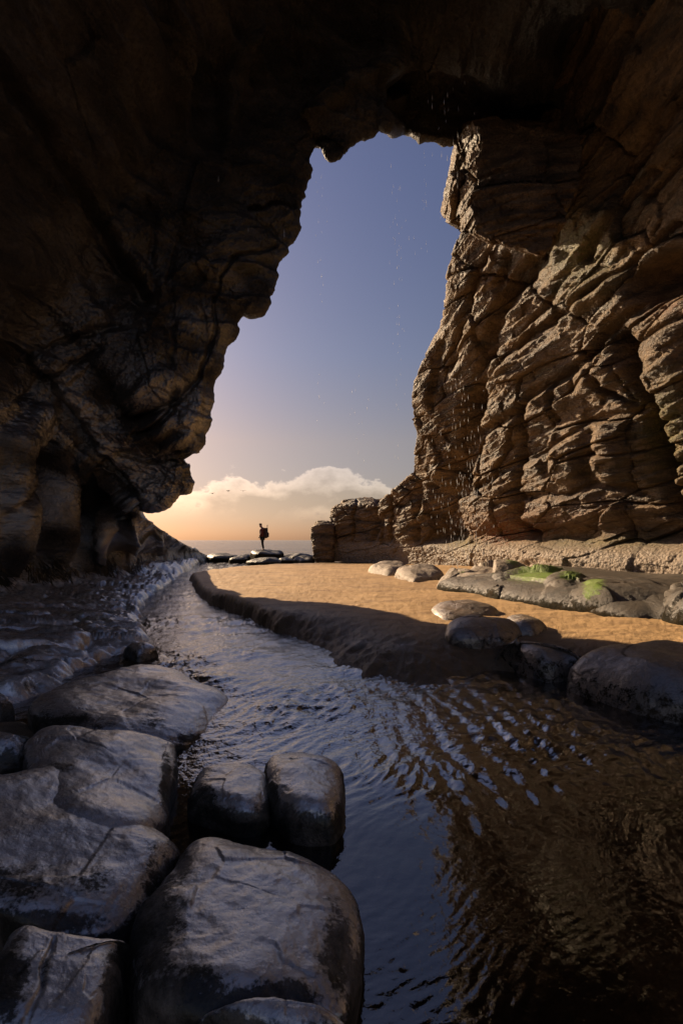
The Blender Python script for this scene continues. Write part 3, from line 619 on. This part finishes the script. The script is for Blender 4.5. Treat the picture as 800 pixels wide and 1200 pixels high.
# ------------------------------------------------------------------ rock shelf along the foot of the left wall
SHELF = ground_pts([(-260,872),(-60,850),(0,838),(40,826),(75,812),(110,788),(135,776),(165,768),(192,764),(190,748),(176,738),(172,722),(178,706),(196,690),(214,676),(230,666),(242,659)])+[(-12, 34), (-12, 3.5)]
def shelf():
    yy = 840.0/np.linspace(840/3.3, 840/34., 430); uu = np.linspace(0, 1, 300)
    Yg, Ug = np.meshgrid(yy, uu, indexing='ij'); xl = -9.0-0.05*Yg; xr = np.minimum(-0.27*Yg-0.4, -1.6); Xg = xl+(xr-xl)*Ug
    X, Y = Xg.ravel(), Yg.ravel(); Q = np.stack([X, Y], 1).astype(np.float32); n3 = np.c_[Q, np.zeros(len(Q))]
    s = sdist(Q, SHELF)+0.25*fbm(n3*0.9, 4)+0.06*fbm(n3*4, 3)
    st = np.c_[X*0.8+Y*0.6, (-X*0.6+Y*0.8)*2.6, X*0]
    led = fbm(st*0.75+3, 4, 0.55, True); f1, f2, rv, vec = cells(st*0.8)
    top = 0.05+0.15*s+0.13*led+0.12*(rv[:, 0]-0.5)-0.07*np.exp(-((f2-f1)/0.08)**2)+0.03*fbm(n3*5, 4)+0.30*sstep(0.7, 0.0, X-(-7.35-0.03*(Y-10)))
    rise = np.clip(s/0.35, 0, 1); rise = 1-(1-rise)**2
    Z = -0.35+(top+0.35)*rise+0.012*fbm(n3*16, 3)
    lip = np.exp(-((s-0.22)/0.22)**2)*sstep(12.5, 8.5, Y)*sstep(3.8, 4.4, Y)
    streak = sstep(0.05, 0.45, fbm(np.c_[st[:, 0]*0.9, st[:, 1]*2.0, X*0]+30, 4, 0.6))*sstep(0.1, 0.6, s)*0.9
    wall = sstep(1.3, 0.3, X+7.25+0.03*(Y-10))*sstep(-0.2, 0.25, fbm(np.c_[X*2, Y*2.5, X*0]+50, 3))*0.9
    foam = np.clip(np.maximum(np.maximum(lip*1.4, streak), wall*1.2), 0, 1)*sstep(-0.4, 0.05, fbm(n3*6+9, 4))
    Z += foam*0.035*(0.6+0.8*fbm(n3*9+2, 3))
    z = np.zeros(len(X)); al = 0.7*sstep(0.1, 0.4, fbm(n3*0.7+80, 3))*(1-foam)
    ob = mesh_obj('rock_shelf', np.stack([X, Y, Z], 1), grid_faces(len(yy), len(uu)), M_boulder, None, {'weed': 0.6*sstep(0, 0.3, fbm(n3*1.1+33, 3)), 'algae': al*0.4, 'foam': foam})
    tag(ob, 'low wet rock shelf with white water trickling over its lip', kind='structure')
shelf()

# ------------------------------------------------------------------ boulders
def boulder(name, label, outline, zbase, ztop, mat, p=2.6, cat='boulder', rough=1.0, nseg=150, nr=60, seed=0, cracks=(), algae=None, foam=None, weed_top=0.0, group=None, tilt=(0, 0), zk=1.0, fuse=0.0, weeds=()):
    """water-worn stone: outline = (pixel x, pixel y, height at which that point of the rim lies)"""
    ztop *= zk; W = np.array([at_height(a, b, c*zk) for a, b, c in outline]); Wc = catmull_closed(W, nseg); c = Wc[:, :2].mean(0); Wc[:, :2] = c+(Wc[:, :2]-c)*(1+fuse+0.05*np.sin(np.arange(nseg)/nseg*2*math.pi*np.array([[3], [5]])+seed).sum(0)[:, None]*0.5)
    rad = np.concatenate([np.linspace(0.02, 0.7, nr//3, endpoint=False), 1-(1-0.7)*np.linspace(1, 0, nr-nr//3)**1.6]); low_rows = 8
    rows = []; wts = []
    for r in rad:
        xy = c+(Wc[:, :2]-c)*r; zz = zbase+(ztop-zbase)*(max(0, 1-r**p))**(1/p); rows.append(np.c_[xy, np.full(nseg, zz)]); wts.append(r)
    for k in range(1, low_rows+1):
        xy = c+(Wc[:, :2]-c)*(1-0.012*k*k/4); rows.append(np.c_[xy, np.full(nseg, zbase-0.06*k)]); wts.append(1.0)
    G = np.array(rows)
    G[..., 2] += tilt[0]*(G[..., 0]-c[0])+tilt[1]*(G[..., 1]-c[1])
    n = grid_normals(np.concatenate([G[:, -1:], G, G[:, :1]], 1))[:, 1:-1]
    if n[10, :, 2].mean() < 0: n = -n
    P = G.reshape(-1, 3).astype(np.float32); size = max(np.ptp(Wc[:, 0]), np.ptp(Wc[:, 1])); s = 1.0/max(size, 0.15)
    o = seed*13.7
    d = size*rough*(0.05*fbm(P*s*2.0+o, 2)+0.005*fbm(P*s*5+o, 3, 0.5, True)+0.004*fbm(P*s*20+o, 4))
    f1, f2, rv, vec = cells(P*s*3.4+o); d += size*(rough if rough > 1.9 else 0.3)*(0.055*((rv[:, 1:4]-0.5)*vec).sum(1)+0.008*(rv[:, 0]-0.5)-0.007*np.exp(-((f2-f1)/0.03)**2)*(rv[:, 3] > (0.45 if rough > 1.9 else 0.75)))
    for (poly, w, dep) in cracks: d -= dep*np.exp(-(polydist(pix(P)+6*np.stack([perlin(P*s*5+o), perlin(P*s*5+o+9)], 1), poly)/w)**2)
    P = P+n.reshape(-1, 3)*d[:, None]
    nz = n.reshape(-1, 3)[:, 2]; rr = np.repeat(np.array(wts), nseg)
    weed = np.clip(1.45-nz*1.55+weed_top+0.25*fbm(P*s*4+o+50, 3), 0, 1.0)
    nu_ = len(rows); V = np.concatenate([P, [[*P[:nseg].mean(0)]]]); Fq = grid_faces(nu_, nseg, True)
    me_f = Fq.tolist()+[[len(P), (j+1) % nseg, j] for j in range(nseg)]
    Qb = pix(V); al = np.zeros(len(V)); fo = np.zeros(len(V))
    for (cx, cy, rx, ry, a) in (algae or []): al = np.maximum(al, a*blob(Qb, cx, cy, rx, ry))
    for (cx, cy, rx, ry, a) in (foam or []): fo = np.maximum(fo, a*blob(Qb, cx, cy, rx, ry))
    base = np.array([c[0], c[1], zbase])
    me = bpy.data.meshes.new(name); me.from_pydata((V-base).tolist(), [], me_f)
    me.polygons.foreach_set('use_smooth', np.full(len(me.polygons), True))
    weed = np.append(weed, weed_top)
    for (cx, cy, rx, ry, a) in weeds: weed = np.maximum(weed, a*blob(Qb, cx, cy, rx, ry))
    for an, av in (('weed', weed), ('algae', al), ('foam', fo)):
        at = me.attributes.new(an, 'FLOAT', 'POINT'); at.data.foreach_set('value', np.asarray(av, np.float32))
    me.materials.append(mat); ob = bpy.data.objects.new(name, me); sc.collection.objects.link(ob); ob.location = base
    return tag(ob, label, cat, group)
def H(pts, z): return [(a, b, z) for a, b in pts]
bd = boulder
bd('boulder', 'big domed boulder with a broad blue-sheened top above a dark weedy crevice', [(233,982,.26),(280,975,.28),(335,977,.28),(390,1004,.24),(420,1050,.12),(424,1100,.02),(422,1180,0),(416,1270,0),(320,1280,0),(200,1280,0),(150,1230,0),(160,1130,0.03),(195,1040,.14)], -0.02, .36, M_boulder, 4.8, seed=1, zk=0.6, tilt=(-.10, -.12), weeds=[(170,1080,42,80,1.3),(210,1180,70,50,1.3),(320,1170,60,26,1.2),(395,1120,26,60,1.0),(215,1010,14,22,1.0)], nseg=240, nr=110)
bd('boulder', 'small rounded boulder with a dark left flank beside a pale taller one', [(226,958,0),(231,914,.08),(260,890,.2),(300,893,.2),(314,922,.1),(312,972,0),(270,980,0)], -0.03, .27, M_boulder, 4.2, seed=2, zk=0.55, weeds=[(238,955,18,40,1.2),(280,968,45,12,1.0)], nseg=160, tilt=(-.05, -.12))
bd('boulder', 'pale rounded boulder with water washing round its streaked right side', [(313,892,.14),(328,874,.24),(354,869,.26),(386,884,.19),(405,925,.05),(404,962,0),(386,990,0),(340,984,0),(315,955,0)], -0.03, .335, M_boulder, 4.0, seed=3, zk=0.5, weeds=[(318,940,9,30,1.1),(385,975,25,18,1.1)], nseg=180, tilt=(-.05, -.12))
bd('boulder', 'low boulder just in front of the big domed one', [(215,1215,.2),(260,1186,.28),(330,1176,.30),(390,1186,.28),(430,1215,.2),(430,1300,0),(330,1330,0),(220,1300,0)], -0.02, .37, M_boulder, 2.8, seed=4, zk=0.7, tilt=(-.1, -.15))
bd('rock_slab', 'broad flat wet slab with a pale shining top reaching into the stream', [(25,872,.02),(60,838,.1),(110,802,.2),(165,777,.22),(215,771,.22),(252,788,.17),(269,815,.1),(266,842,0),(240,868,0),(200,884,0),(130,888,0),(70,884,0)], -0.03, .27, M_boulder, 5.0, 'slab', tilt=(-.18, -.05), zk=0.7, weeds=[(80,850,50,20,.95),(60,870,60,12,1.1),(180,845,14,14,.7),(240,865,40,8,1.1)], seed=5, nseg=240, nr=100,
   foam=[(215,800,45,22,0.25),(245,830,18,12,0.5)])
bd('rock_slab', 'smooth sloping slab with a cleft, behind the largest weed-flecked slab', [(40,935,.25),(60,885,.3),(130,871,.3),(195,862,.28),(201,880,.2),(196,930,.15),(190,965,.12),(140,985,.25),(80,975,.3)], .02, .37, M_boulder, 6.0, 'slab', tilt=(-.28, -.08), zk=0.62, fuse=0.10, weeds=[(70,900,22,10,.7),(195,920,8,40,1.1)], seed=6, nseg=200, nr=80)
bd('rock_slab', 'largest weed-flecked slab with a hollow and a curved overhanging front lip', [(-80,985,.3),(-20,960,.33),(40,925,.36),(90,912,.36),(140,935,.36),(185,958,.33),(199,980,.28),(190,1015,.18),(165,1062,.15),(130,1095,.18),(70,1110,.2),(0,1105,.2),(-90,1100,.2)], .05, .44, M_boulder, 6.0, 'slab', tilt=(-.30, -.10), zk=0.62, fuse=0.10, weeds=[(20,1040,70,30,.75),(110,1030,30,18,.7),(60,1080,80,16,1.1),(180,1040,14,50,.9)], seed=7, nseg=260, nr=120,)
bd('rock_slab', 'smooth blue-grey slab cut by a slanting crack, beside the big domed boulder', [(10,1180,.2),(25,1118,.35),(70,1102,.4),(130,1092,.4),(152,1100,.36),(142,1150,.2),(118,1260,.1),(60,1300,.1),(-20,1300,.1)], .02, .46, M_boulder, 6.0, 'slab', tilt=(-.26, -.12), zk=0.62, fuse=0.10, weeds=[(10,1150,26,60,1.1),(135,1170,18,60,1.2),(55,1130,10,30,.6)], seed=8, nseg=200, nr=90, cracks=[([(62,1100),(48,1150),(30,1200)], 2.5, .012)])
bd('boulder', 'dark wet cobble-like boulder wedged between the shelf lip and the slabs', [(-60,885,.2),(0,862,.32),(35,864,.32),(62,874,.28),(66,884,.22),(45,905,.14),(18,925,.1),(-60,930,.1)], .0, .36, M_boulder, 2.6, seed=9, tilt=(-.2, -.1))
bd('boulder', 'small dull boulder half tucked under the largest slab', [(-50,930,.2),(10,919,.28),(45,921,.28),(50,930,.22),(20,950,.16),(-10,968,.1),(-60,975,.1)], .0, .33, M_boulder, 2.6, seed=10, tilt=(-.2, -.1))
bd('boulder', 'little pale boulder on the shelf lip beside the spread of white water', [(-20,825,.14),(0,815,.18),(14,823,.16),(16,838,.08),(0,850,.03),(-20,850,.03)], -.02, .24, M_boulder, 2.6, seed=12)
bd('boulder', 'small dark stone at the edge where the shelf meets the stream', [(145,768,.02),(150,760,.1),(166,756,.13),(182,760,.1),(184,770,.02),(160,777,.0)], -.05, .19, M_boulder, 2.6, seed=13)
bd('boulder', 'small black stone in the running water beyond the pale slab', [(146,748,.05),(156,741,.1),(166,746,.05),(160,752,.0)], -.05, .14, M_boulder, 2.6, seed=14)
# sand bank side
bd('boulder', 'large dark boulder at the edge of the pool, biggest on the sand side', [(664,806,0),(672,785,.12),(700,766,.28),(735,752,.38),(770,745,.42),(820,743,.45),(900,758,.4),(930,820,.1),(880,862,0),(800,850,0),(730,834,0),(690,820,0)], -.05, .46, M_sandrock, 2.7, seed=15, nseg=220, nr=90)
bd('boulder', 'flat sand-covered boulder with a notched dark front at the waterline', [(580,762,.2),(596,749,.3),(640,752,.32),(685,768,.3),(700,785,.15),(672,800,0),(640,800,0),(612,792,0),(588,776,.05)], -.05, .34, M_sandrock, 3.0, seed=16, nseg=180, cracks=[([(604,752),(606,775)], 4, .05)])
bd('boulder', 'wet glossy boulder sunk in the sand next to a scour hollow', [(520,738,.32),(524,726,.38),(548,718,.42),(585,722,.42),(612,733,.36),(600,746,.3),(560,750,.28),(530,748,.28)], .2, .46, M_sandrock, 2.4, seed=17)
bd('boulder', 'low dry boulder half buried in sunlit sand', [(505,717,.34),(512,706,.38),(540,701,.40),(570,706,.40),(586,714,.36),(560,722,.33),(520,724,.33)], .22, .44, M_sandrock, 2.4, seed=18)
bd('boulder', 'small dark boulder sunk in wet sand beside the glossy one', [(588,727,.36),(605,719,.42),(630,722,.42),(642,732,.36),(625,740,.32),(598,738,.32)], .2, .45, M_sandrock, 2.4, seed=19)
# apron of stones at the foot of the right cliff
apr = [
 ('boulder', 'long pale stone with a moss smear at the foot of the cliff', [(545,683,.42),(556,670,.6),(580,661,.75),(606,660,.75),(616,668,.6),(600,682,.44),(570,688,.42)], .25, .80, [(602,657,10,6,1.0)], 20),
 ('boulder', 'green-topped mossy stone in the middle of the cliff foot', [(588,688,.42),(604,675,.6),(630,667,.75),(660,668,.75),(668,676,.62),(650,692,.44),(615,696,.42)], .2, .80, [(632,672,30,12,1.6),(616,680,8,8,1.0)], 21),
 ('boulder', 'dark stone with a thin moss cap between two mossy ones', [(640,697,.42),(652,682,.6),(675,673,.75),(700,676,.75),(700,688,.6),(680,702,.44),(655,703,.42)], .2, .78, [(668,674,14,6,1.2)], 22),
 ('boulder', 'big dark stone with a bright green moss stripe at the cliff foot', [(672,704,.4),(690,688,.6),(712,674,.75),(750,672,.78),(790,680,.78),(800,700,.6),(780,716,.42),(735,716,.4),(700,712,.4)], .2, .74, [(695,682,11,14,1.6),(688,694,6,9,1.3)], 23),
 ('boulder', 'dark wet stone at the inner end of the mossy row below the cliff', [(778,708,.42),(790,692,.6),(820,684,.75),(880,690,.75),(890,715,.45),(830,728,.4),(790,722,.4)], .2, .74, [], 24),
 ('boulder', 'small whitish stone where sand meets the cliff beyond the moss', [(470,673,.4),(480,664,.55),(498,662,.6),(512,668,.55),(505,676,.4),(485,678,.4)], .2, .6, [], 25),
 ('boulder', 'little tan stone beside the long pale one at the cliff foot', [(520,682,.42),(530,671,.58),(546,668,.6),(556,675,.55),(545,684,.42)], .2, .6, [(542,672,7,3,.6)], 26),
 ('boulder', 'low white-crusted stone under the far cliff pillars', [(438,669,.35),(450,661,.5),(470,660,.55),(474,668,.4),(455,673,.35)], .15, .62, [], 27),
 ('boulder', 'small flat stone lying on sand before the green-topped one', [(572,690,.42),(582,685,.5),(598,686,.5),(600,693,.42),(584,696,.42)], .25, .56, [], 28)]
bd('rock_ledge', 'long low dark ledge under the mossy stones along the cliff foot', [(515,684,.42),(545,672,.5),(600,664,.62),(720,662,.7),(870,668,.7),(870,726,.4),(770,722,.4),(700,714,.4),(630,702,.42),(560,692,.42)], .2, .66, M_apron, 3.0, 'ledge', seed=44, nseg=240, nr=80, rough=0.6, algae=[(630,674,40,8,1.2)])
def widen(ol, k=1.28):
    mx = sum(a for a, b, c in ol)/len(ol); return [(mx+(a-mx)*k, b, c) for a, b, c in ol]
for nm, lb, ol, zb, zt, al, sd in apr: bd(nm, lb, widen(ol), zb, zt, M_pale if sd in (20, 25, 26, 27) else M_apron, 2.6, algae=al, seed=sd, nseg=130, nr=50, rough=1.2 if sd in (23, 25, 27) else 2.0)
# sea rocks
def far_rock(label, x0, x1, ytop, ybot, depth, seed, thick=1.2, p=2.4, z0=-0.15, cat='rock'):
    """a low rock standing in the shallows: pixel extents at a known depth"""
    X0, X1 = (x0-CX)/F*depth, (x1-CX)/F*depth; zt = EYE+(HY-ytop)/F*depth; zb = max(z0, EYE+(HY-ybot)/F*depth-0.05)
    cx = (X0+X1)/2; hw = (X1-X0)/2; n = 10; ol = []
    rr = random.Random(seed)
    for k in range(n):
        a = 2*math.pi*k/n; r = 1+rr.uniform(-.14, .14); ol.append((cx+hw*r*math.cos(a), depth+thick*r*math.sin(a)))
    px = [(CX+x/y*F, HY+(EYE-zb)/y*F, zb) for x, y in ol]
    return bd('rock', label, px, zb, zt, M_searock, p, cat, 1.5, 90, 36, seed)
far_rock('flat dark rock the hiker stands on', 292, 334, 645.2, 652, 31.6, 31, 1.3, 3.4)
far_rock('long low weedy rock nearest the end of the left ridge', 243, 283, 649, 655, 33, 32)
far_rock('small dark rock beside the hiker\'s flat rock on its seaward-left side', 278, 294, 649.5, 655, 32, 33)
far_rock('low weedy rock on the cliff side of the hiker\'s flat rock', 330, 368, 648.2, 656, 33, 34, 1.3)
far_rock('dark flat rock awash in front of the hiker\'s rock', 292, 330, 654, 660, 28.5, 35, 0.8)
far_rock('small rounded weedy rock at the foot of the sea stack', 344, 368, 652.5, 659, 29.5, 36, 0.8)
far_rock('tiny dark rock awash between hiker\'s rock and stack', 326, 346, 653.5, 658, 30, 37, 0.6)
far_rock('tiny dark rock awash near the tip of the sand', 268, 290, 652.6, 656.5, 31, 38, 0.6)
ss = hex_rock('sea_stack', [ad(367,660,30), ad(391,660,29.6), ad(370,660,31.6), ad(392,660,31.4), ad(364,617,30), ad(392,616,29.6), ad(369,618,31.6), ad(392,618,31.4)], 60, M_right, 0.7, 0.55)
tag(ss, 'short rounded sandstone stack at the seaward end of the cliff', 'sea stack')

# ------------------------------------------------------------------ weed hanging at the foot of the left wall
def strands(name, label, n, seed):
    rr = np.random.default_rng(seed); V = []; Fc = []
    for k in range(n):
        y = rr.uniform(8.6, 17); x = -7.15-0.04*(y-10)+rr.uniform(-.1, .35); z = (0.55+0.35*math.sin(y*2.3)+0.25*math.sin(y*5.9+1)+rr.normal(0, .16))*(1-0.02*(y-9)); L = rr.uniform(.15, .6)*(0.7+0.4*math.sin(y*3.7)); w = rr.uniform(.008, .022)
        sway = rr.uniform(.02, .16); b = len(V); side = rr.uniform(-.4, .4)
        for j in range(5):
            t = j/4; wx = w*(1-0.8*t); px = x+sway*t*1.4; pz = z-L*t; py = y+side*0.2*t
            V += [(px, py-wx, pz), (px+0.01, py+wx, pz)]
        for j in range(4): Fc.append((b+2*j, b+2*j+1, b+2*j+3, b+2*j+2))
    return tag(mesh_obj(name, np.array(V), np.array(Fc), M_weed), label, 'seaweed', kind='stuff')
strands('seaweed', 'dark hanging seaweed strands along the foot of the left wall', 2600, 5)

# ------------------------------------------------------------------ falling drips
def drips():
    rr = np.random.default_rng(9); items = []
    def add(px, py, Y, ln, w): items.append((at_depth(px, py, Y), ln, w))
    for (px, y0, y1, n, sp) in ((466,170,560,45,4),(498,168,300,16,1.5),(375,185,500,24,3),(470,250,330,16,10),(425,440,560,14,8)):
        for _ in range(n): add(px+rr.normal(0, sp), rr.uniform(y0, y1), rr.uniform(11.5, 13), rr.uniform(.03, .12), rr.uniform(.002, .004))
    for _ in range(170): add(rr.normal(545, 15), 440+225*rr.uniform(0, 1)**0.8, rr.uniform(11, 12.5), rr.uniform(.03, .14), rr.uniform(.003, .007))
    for _ in range(60): add(rr.uniform(505, 560), rr.uniform(560, 665), rr.uniform(11, 12.5), rr.uniform(.04, .10), rr.uniform(.003, .006))
    for _ in range(26): add(rr.uniform(490, 560), rr.uniform(90, 260), rr.uniform(9, 11), rr.uniform(.05, .14), rr.uniform(.003, .005))
    for (px, py) in ((256,211),(291,270),(333,272),(333,277),(520,120),(524,112),(506,125)): add(px, py, 9.5, .10, .008)
    V = []; Fc = []
    for c, ln, w in items:
        b = len(V); V += [tuple(c+[0, 0, ln]), tuple(c+[w, 0, 0]), tuple(c+[0, w, 0]), tuple(c+[-w, 0, 0]), tuple(c+[0, -w, 0]), tuple(c+[0, 0, -ln*0.6])]
        for j in range(4): Fc += [(b, b+1+j, b+1+(j+1) % 4), (b+5, b+1+(j+1) % 4, b+1+j)]
    tag(mesh_obj('falling_drips', np.array(V), np.array(Fc), M_drop), 'falling water drips from the cave roof and cliff', 'water drops', kind='stuff')
drips()

# ------------------------------------------------------------------ hiker
def skin(name, pts, edges, radii, mat, parent, sub=2):
    me = bpy.data.meshes.new(name); me.from_pydata(pts, edges, []); ob = bpy.data.objects.new(name, me); sc.collection.objects.link(ob)
    me.materials.append(mat); sm = ob.modifiers.new('skin', 'SKIN'); sm.use_smooth_shade = True
    if not me.skin_vertices: 
        bpy.context.view_layer.update()
    for k, r in enumerate(radii):
        sv_ = me.skin_vertices[0].data[k]; sv_.radius = (r, r) if not isinstance(r, tuple) else r; sv_.use_root = (k == 0)
    s_ = ob.modifiers.new('sub', 'SUBSURF'); s_.levels = sub; s_.render_levels = sub
    ob.parent = parent; return ob
hx = (307.5-CX)/F*31.6; hz = EYE+(HY-645.2)/F*31.6
hk = empty('person', (hx, 31.6, hz-0.02)); hk.scale = (1.06, 1.06, 1.03); tag(hk, 'hiker in a red jacket and dark trousers standing head bowed on a flat rock', 'person')
# faces left (-x), a little away from the viewer
skin('body', [(0,0,.92),(-.01,0,1.12),(0,0,1.34),(-.04,0,1.46),(-.08,0,1.53),(-.12,0,1.62),(-.13,0,1.70),
              (.0,.09,.86),(-.02,.10,.48),(.05,.10,.09),(-.08,.10,.04), (0,-.09,.86),(.01,-.10,.48),(.08,-.10,.09),(-.05,-.10,.04),
              (0,.19,1.38),(.02,.24,1.10),(-.12,.22,.88),(-.16,.21,.80), (0,-.19,1.38),(-.02,-.25,1.10),(-.16,-.23,.89),(-.20,-.22,.81)],
     [(0,1),(1,2),(2,3),(3,4),(4,5),(5,6),(0,7),(7,8),(8,9),(9,10),(0,11),(11,12),(12,13),(13,14),(2,15),(15,16),(16,17),(17,18),(2,19),(19,20),(20,21),(21,22)],
     [.13,.12,.14,.075,.075,.105,.09,.085,.06,.045,.035,.085,.06,.045,.035,.06,.045,.032,.03,.06,.045,.032,.03], M_skin, hk)
skin('jacket', [(.0,0,.86),(-.01,0,1.02),(0,0,1.22),(.0,0,1.38),(-.05,0,1.48), (0,.18,1.39),(.02,.25,1.11),(-.10,.225,.93),(0,-.18,1.39),(-.02,-.26,1.11),(-.14,-.235,.93)],
     [(0,1),(1,2),(2,3),(3,4),(3,5),(5,6),(6,7),(3,8),(8,9),(9,10)], [(.20,.19),(.19,.18),(.195,.185),(.19,.18),.12,.095,.07,.055,.085,.07,.055], M_jacket, hk)
tr = skin('trousers', [(0,0,.90),(0,.09,.82),(-.02,.10,.48),(.05,.10,.12),(0,-.09,.82),(.01,-.10,.48),(.08,-.10,.12)], [(0,1),(1,2),(2,3),(0,4),(4,5),(5,6)], [.145,.11,.08,.065,.11,.08,.065], M_trouser, hk)
skin('hat', [(-.115,0,1.66),(-.125,0,1.73),(-.12,0,1.77)], [(0,1),(1,2)], [.115,.115,.085], M_hat, hk)
for sy, ox in ((.10, .05), (-.10, .08)): skin('boot', [(ox+.02,sy,.10),(ox,sy,.05),(ox-.16,sy,.035)], [(0,1),(1,2)], [.06,.06,.045], M_boot, hk)
bp = empty('backpack', (hx+.20, 31.6, hz+.80)); tag(bp, 'dark backpack with an upright pole strapped on, worn by the hiker', 'backpack')
def rbox(name, c, s, mat, parent, rnd=0.35, n=9):
    g = np.linspace(-1, 1, n); V = []; Fc = []; off = 0
    for ax in range(3):
        for sgn_ in (-1, 1):
            a, b = np.meshgrid(g, g, indexing='ij'); p = np.zeros((n, n, 3)); p[..., ax] = sgn_; p[..., (ax+1) % 3] = a; p[..., (ax+2) % 3] = b
            V.append(p.reshape(-1, 3)); f = grid_faces(n, n)+off; Fc.append(f if sgn_ > 0 else f[:, ::-1]); off += n*n
    V = np.concatenate(V); r = np.linalg.norm(V, axis=1, keepdims=True); V = V*(1-rnd)+V/r*rnd*1.2
    return mesh_obj(name, V*np.array(s)/2+np.array(c), np.concatenate(Fc), mat, parent)
rbox('pack_body', (.03,0,.32), (.24,.32,.58), M_pack, bp); rbox('lid', (.02,0,.63), (.25,.31,.14), M_pack, bp); rbox('front_pocket', (.17,0,.24), (.10,.24,.30), M_pack, bp)
for sy in (-.12, .12): skin('strap', [(-.06,sy,.60),(-.20,sy,.66),(-.36,sy,.52),(-.34,sy,.25),(-.08,sy*1.2,.12)], [(0,1),(1,2),(2,3),(3,4)], [.025]*5, M_pack, bp, 1)
skin('pole', [(.10,-.17,.05),(.13,-.17,.45),(.15,-.17,.80),(.15,-.17,.92)], [(0,1),(1,2),(2,3)], [.022,.022,.022,.035], M_pole, bp, 1)

# ------------------------------------------------------------------ gulls far out over the sea
def gull(px, py, Y, span, rot, label):
    p = at_depth(px, py, Y); g = empty('gull', tuple(p)); tag(g, label, 'bird', 'gulls over the sea'); g.rotation_euler = (0, 0, rot)
    skin('body', [(-.22,0,0),(-.05,0,.0),(.14,0,.02),(.24,0,.03)], [(0,1),(1,2),(2,3)], [.03,.07,.06,.035], M_bird, g, 1)
    for s in (-1, 1):
        V = [(.08,0,.04),(-.10,0,.04),(.06,s*span*.25,.17),(-.10,s*span*.25,.15),(-.02,s*span*.5,.06),(-.08,s*span*.5,.05)]; V += [(a, b, c+.02) for a, b, c in V]
        mesh_obj('wing', np.array(V), np.array([(0,1,3,2),(2,3,5,4),(6,8,9,7),(8,10,11,9),(0,2,8,6),(2,4,10,8),(1,7,9,3),(3,9,11,5)]), M_bird, g)
    mesh_obj('tail', np.array([(-.20,-.03,0),(-.20,.03,0),(-.36,.07,.0),(-.36,-.07,.0),(-.20,-.03,.02),(-.20,.03,.02),(-.36,.07,.015),(-.36,-.07,.015)]), np.array([(0,1,2,3),(4,7,6,5),(2,6,7,3),(0,3,7,4),(1,5,6,2)]), M_bird, g)
for px, py, r in ((249,578.5,1.2),(267.5,575.5,.9),(285,575.5,1.5)): gull(px, py, 95, 1.2, r, 'small dark gull gliding in front of the cloud bank')
